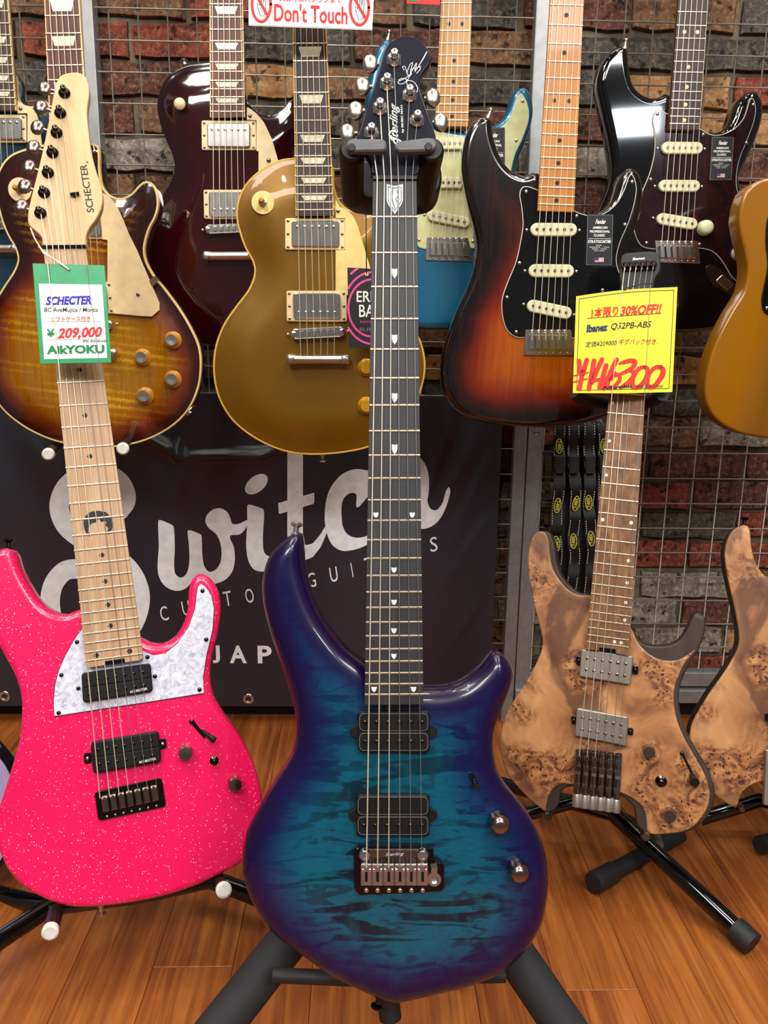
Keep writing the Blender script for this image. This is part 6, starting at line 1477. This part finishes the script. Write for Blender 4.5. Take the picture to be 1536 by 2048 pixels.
# ---- butterscotch single cut
out = [(1560, 352), (1530, 358), (1506, 366), (1488, 381), (1477, 405), (1472, 442), (1476, 472), (1484, 505), (1489, 540), (1481, 583), (1456, 625), (1428, 680), (1410, 735), (1405, 790), (1419, 828), (1446, 852), (1484, 868), (1540, 877), (1600, 880), (1660, 874), (1720, 856), (1765, 820), (1785, 770), (1780, 710), (1755, 650), (1722, 600), (1706, 560), (1712, 520), (1728, 480), (1736, 440), (1728, 405), (1708, 398), (1690, 415), (1660, 425), (1640, 415), (1630, 380), (1600, 356)]
G = st('butterscotch guitar with black pickguard, cut off by the right edge of the picture', (1596, 880), (1640, -40), 1.262, out, MT['butterscotch'], MT['maple_amber2'], MT['maple_amber2'], 12, ((1592, 175), (1662, 180)), 21, ((1575, 385), (1650, 390)), 21, 'black wall hook holding the butterscotch guitar', DOTS, MT['black'], MT['maple_amber2'], .70, R=.0045)
pg = [(1560, 400), (1538, 430), (1532, 480), (1536, 530), (1528, 575), (1524, 600), (1530, 625), (1560, 632), (1620, 632), (1660, 600), (1680, 540), (1690, 470), (1680, 430), (1640, 425), (1600, 410)]
guard(G, pg, MT['black_guard'], MT['black'])
G.screw(1534, 616, .0026, 4, MT['nickel'])
G.quad('bridge', ((1570, 640), (1675, 640), (1675, 740), (1570, 740)), 0, .003, MT['chrome'], None, .002)
G.single_coil((1580, 440), (1670, 440), 24, MT['aged_white'])
G.strings(6, 0, .0145, ((1590, 700), (1652, 700)), .012, .0006, .0004, .1)
for y in (650, 710): G.knob(1710, y, 0, 16, .016, MT['chrome'])

# ---- hooks with white tips under the tobacco burst guitar
def cradle(G, label, a, b, yb):
    h = empty('guitar_cradle', (0, 0, 0), label, 'hook', 'cradle hooks on the wall')
    back = at_y((a[0] + b[0]) / 2, 752, 1.536); h.location = back
    box('back_bar', (-.11, .11, -.005, .006, -.012, .012), MT['bronze_rubber'], h, .002)
    for (x, y), sx in ((a, -1), (b, 1)):
        tip = at_y(x, y, 1.235); t2 = tip - back
        k = at_y(x + (16 if sx < 0 else 12), y - 17, 1.345) - back
        arm_ = tube('hook_arm', [(sx * .07, 0, 0), (k.x, -.09, k.z + .03), (k.x, k.y, k.z), t2], .0085, MT['bronze_rubber'], h, 14)
        d = (t2 - k).normalized()
        tube('white_tip', [t2 - d * .001, t2 + d * .004, t2 + d * .006], [.0094, .0094, .007], MT['white_plastic'], arm_, 16)
cradle(TOB, 'bronze hook arms with white tips under the tobacco sunburst guitar', (97, 908), (246, 897), 905)

# ---- small printed things
T = Frame((620, 60), (618, -60), Y=1.222, tilt=0)
T.root('warning_sign', 'white laminated sign with red lettering and two crossed out hands, above the gold guitar', 'sign')
T.quad('sleeve', J((290, -130), (1048, -110), (1033, 182), (292, 154)), -.0012, -.0005, MT['white_plastic'], None, .001, .0001)
T.quad('card', J((300, -120), (1036, -100), (1025, 176), (300, 148)), -.0004, 0, MT['white_card'], None, .001, .0001)
T.text("Don't Touch", J((444, 128))[0], J((884, 146))[0], 33, .0003, MT['red_ink'], bold=.022)
T.text('試奏等はスタッフまで', J((475, 8))[0], J((850, 22))[0], 16, .0003, MT['red_ink'], bold=.01)
for cx, cy, rx in ((368, 25, 56), (957, 45, 56)):
    ring = [(cx + rx * math.cos(a), cy + 104 * math.sin(a)) for a in np.linspace(0, 2 * math.pi, 33)]
    T.ribbon(J(*ring), 5.5, .0006, MT['red_ink'], name='prohibition_ring', smooth=False)
    hand = [(cx - 22, cy + 20), (cx - 26, cy - 10), (cx - 12, cy + 8), (cx - 10, cy - 62), (cx, cy - 66), (cx + 2, cy - 10), (cx + 5, cy - 74), (cx + 14, cy - 74), (cx + 14, cy - 8), (cx + 20, cy - 60), (cx + 27, cy - 58), (cx + 26, cy + 30), (cx + 18, cy + 70), (cx - 6, cy + 70), (cx - 22, cy + 20)]
    T.ribbon(J(*hand), 1.2, .0003, MT['black_ink'], name='hand_outline', smooth=False)
    T.ribbon(J((cx - 40, cy - 72), (cx + 40, cy + 72)), 5.5, .0007, MT['red_ink'], name='prohibition_bar', smooth=False)
tube('hanging_cord', [T.P3(560, -42, -.001), T.P3(620, -110, -.002), T.P3(690, -40, -.001)], .0008, MT['cord_white'], T.r, 6)

T = Frame((848, 10), (848, -60), Y=1.37, tilt=0)
T.root('price_tag', 'red price tag with a green patch at the top, left of the yellow maple neck', 'price tag')
T.quad('card', ((813, -70), (882, -66), (880, 10), (814, 7)), -.0006, 0, MT['red_ink'], None, .0006, .0001)
T.quad('green_patch', ((818, -3), (835, -3), (835, 4), (819, 3)), 0, .0003, MT['green_ink'], None, .0004, .0001)

T = Frame((745, 697), (742, 536), Y=1.225, tilt=0)
T.root('string_tag', 'black and pink hang tag with white lettering, half hidden behind the dark fretboard', 'tag')
T.quad('card', K((884, 165), (1180, 180), (1190, 650), (895, 646)), -.0006, 0, MT['black_ink'], None, .0006, .0001)
cxk, cyk = 1035, 408
for rx, ry, w in ((145, 172, 4.0), (172, 215, 4.0), (208, 262, 4.5)):
    seg = []
    for a in np.linspace(0, 2 * math.pi, 60):
        x, y = cxk + rx * math.cos(a), cyk + ry * math.sin(a)
        ok = 890 < x < 1180 and 172 < y < 640
        if ok: seg.append((x, y))
        if (not ok or a > 6.28) and len(seg) > 2: T.ribbon(K(*seg), w, .0003, MT['pink_ink'], name='ring', smooth=False)
        if not ok: seg = []
T.text('ERNIE', K((940, 372))[0], K((1135, 372))[0], 21, .0004, MT['white'], bold=.01)
T.text('BALL', K((955, 462))[0], K((1120, 462))[0], 24, .0004, MT['white'], bold=.01)
T.text('NOT EVEN', K((962, 498))[0], K((1110, 498))[0], 4, .0004, MT['pink_ink'])
T.text('SLINKY', K((955, 545))[0], K((1110, 545))[0], 6, .0004, MT['grey_ink'])
q = T.P3(*K((1000, 205))[0], .0004); inst('eyelet', 'disc', MT['cream2'], q, .0028, .0028, .0008, T.r)
tube('cord', [T.P3(*K((1000, 205))[0], .0015), T.P3(*K((998, 80))[0], .0015), T.P3(732, 430, .0), T.P3(733, 418, -.012)], .0008, MT['black'], T.r, 6)

# ---- lilac guitar at the left edge
G = Frame((-130, 1745), (-130, 1200), depth=1.12, yaw=10, tilt=16)
G.root('electric_guitar', 'pale lilac guitar body with dark rim, just peeking in at the left edge', 'guitar', GF)
out = [(-285, 1600), (-262, 1530), (-235, 1480), (-240, 1420), (-262, 1360), (-250, 1310), (-222, 1320), (-190, 1350), (-120, 1362), (-70, 1345), (-46, 1310), (-30, 1320), (-34, 1380), (-40, 1430), (-30, 1468), (0, 1504), (22, 1534), (36, 1575), (36, 1630), (20, 1700), (2, 1734), (-40, 1752), (-130, 1758), (-200, 1744), (-255, 1704), (-282, 1650)]
relief('body', G.curve(out, -.004), MT['gloss_black'], G.r, -.002, -.04, R=.004, Rb=.004, step=.007, grid=.025)
P = ccw(resample(G.curve(out, 0), .006)); plate('top', P + normals(P) * .006, -.003, 0, MT['lilac'], G.r, .001)
G.neck(0, ((-165, 560), (-110, 560)), 22, ((-172, 1350), (-98, 1350)), range(1, 23), .010, MT['rosewood'], MT['mahogany'], s0=0.0, over=.01)
G.strings(6, 0, .0125, ((-165, 1600), (-105, 1600)), .012)
G.quad('bridge', ((-178, 1590), (-92, 1590), (-92, 1625), (-178, 1625)), 0, .006, MT['chrome'], None, .002)
S = Frame((-130, 1745), (-130, 1200), depth=1.12, yaw=10, tilt=16)
S.root('guitar_stand', 'black tube stand under the lilac guitar, mostly out of the picture at the left', 'guitar stand', 'guitar stands on the floor')
h2 = at_y(-125, 1760, 1.10)
tube('support_bar', [S.to_local(at_y(-230, 1762, 1.09)), S.to_local(h2), S.to_local(at_y(-40, 1752, 1.09))], .011, MT['gloss_black'], S.r, 12)
for e in ((-.72, .95, .016), (-.42, .98, .016), (-.58, 1.35, .016)): tube('leg', [S.to_local(h2), S.to_local(Vector(e))], .0125, MT['gloss_black'], S.r, 12)
tube('pole', [S.to_local(h2), S.P3(-135, 1300, -.06)], .0105, MT['gloss_black'], S.r, 12)

finish_text()
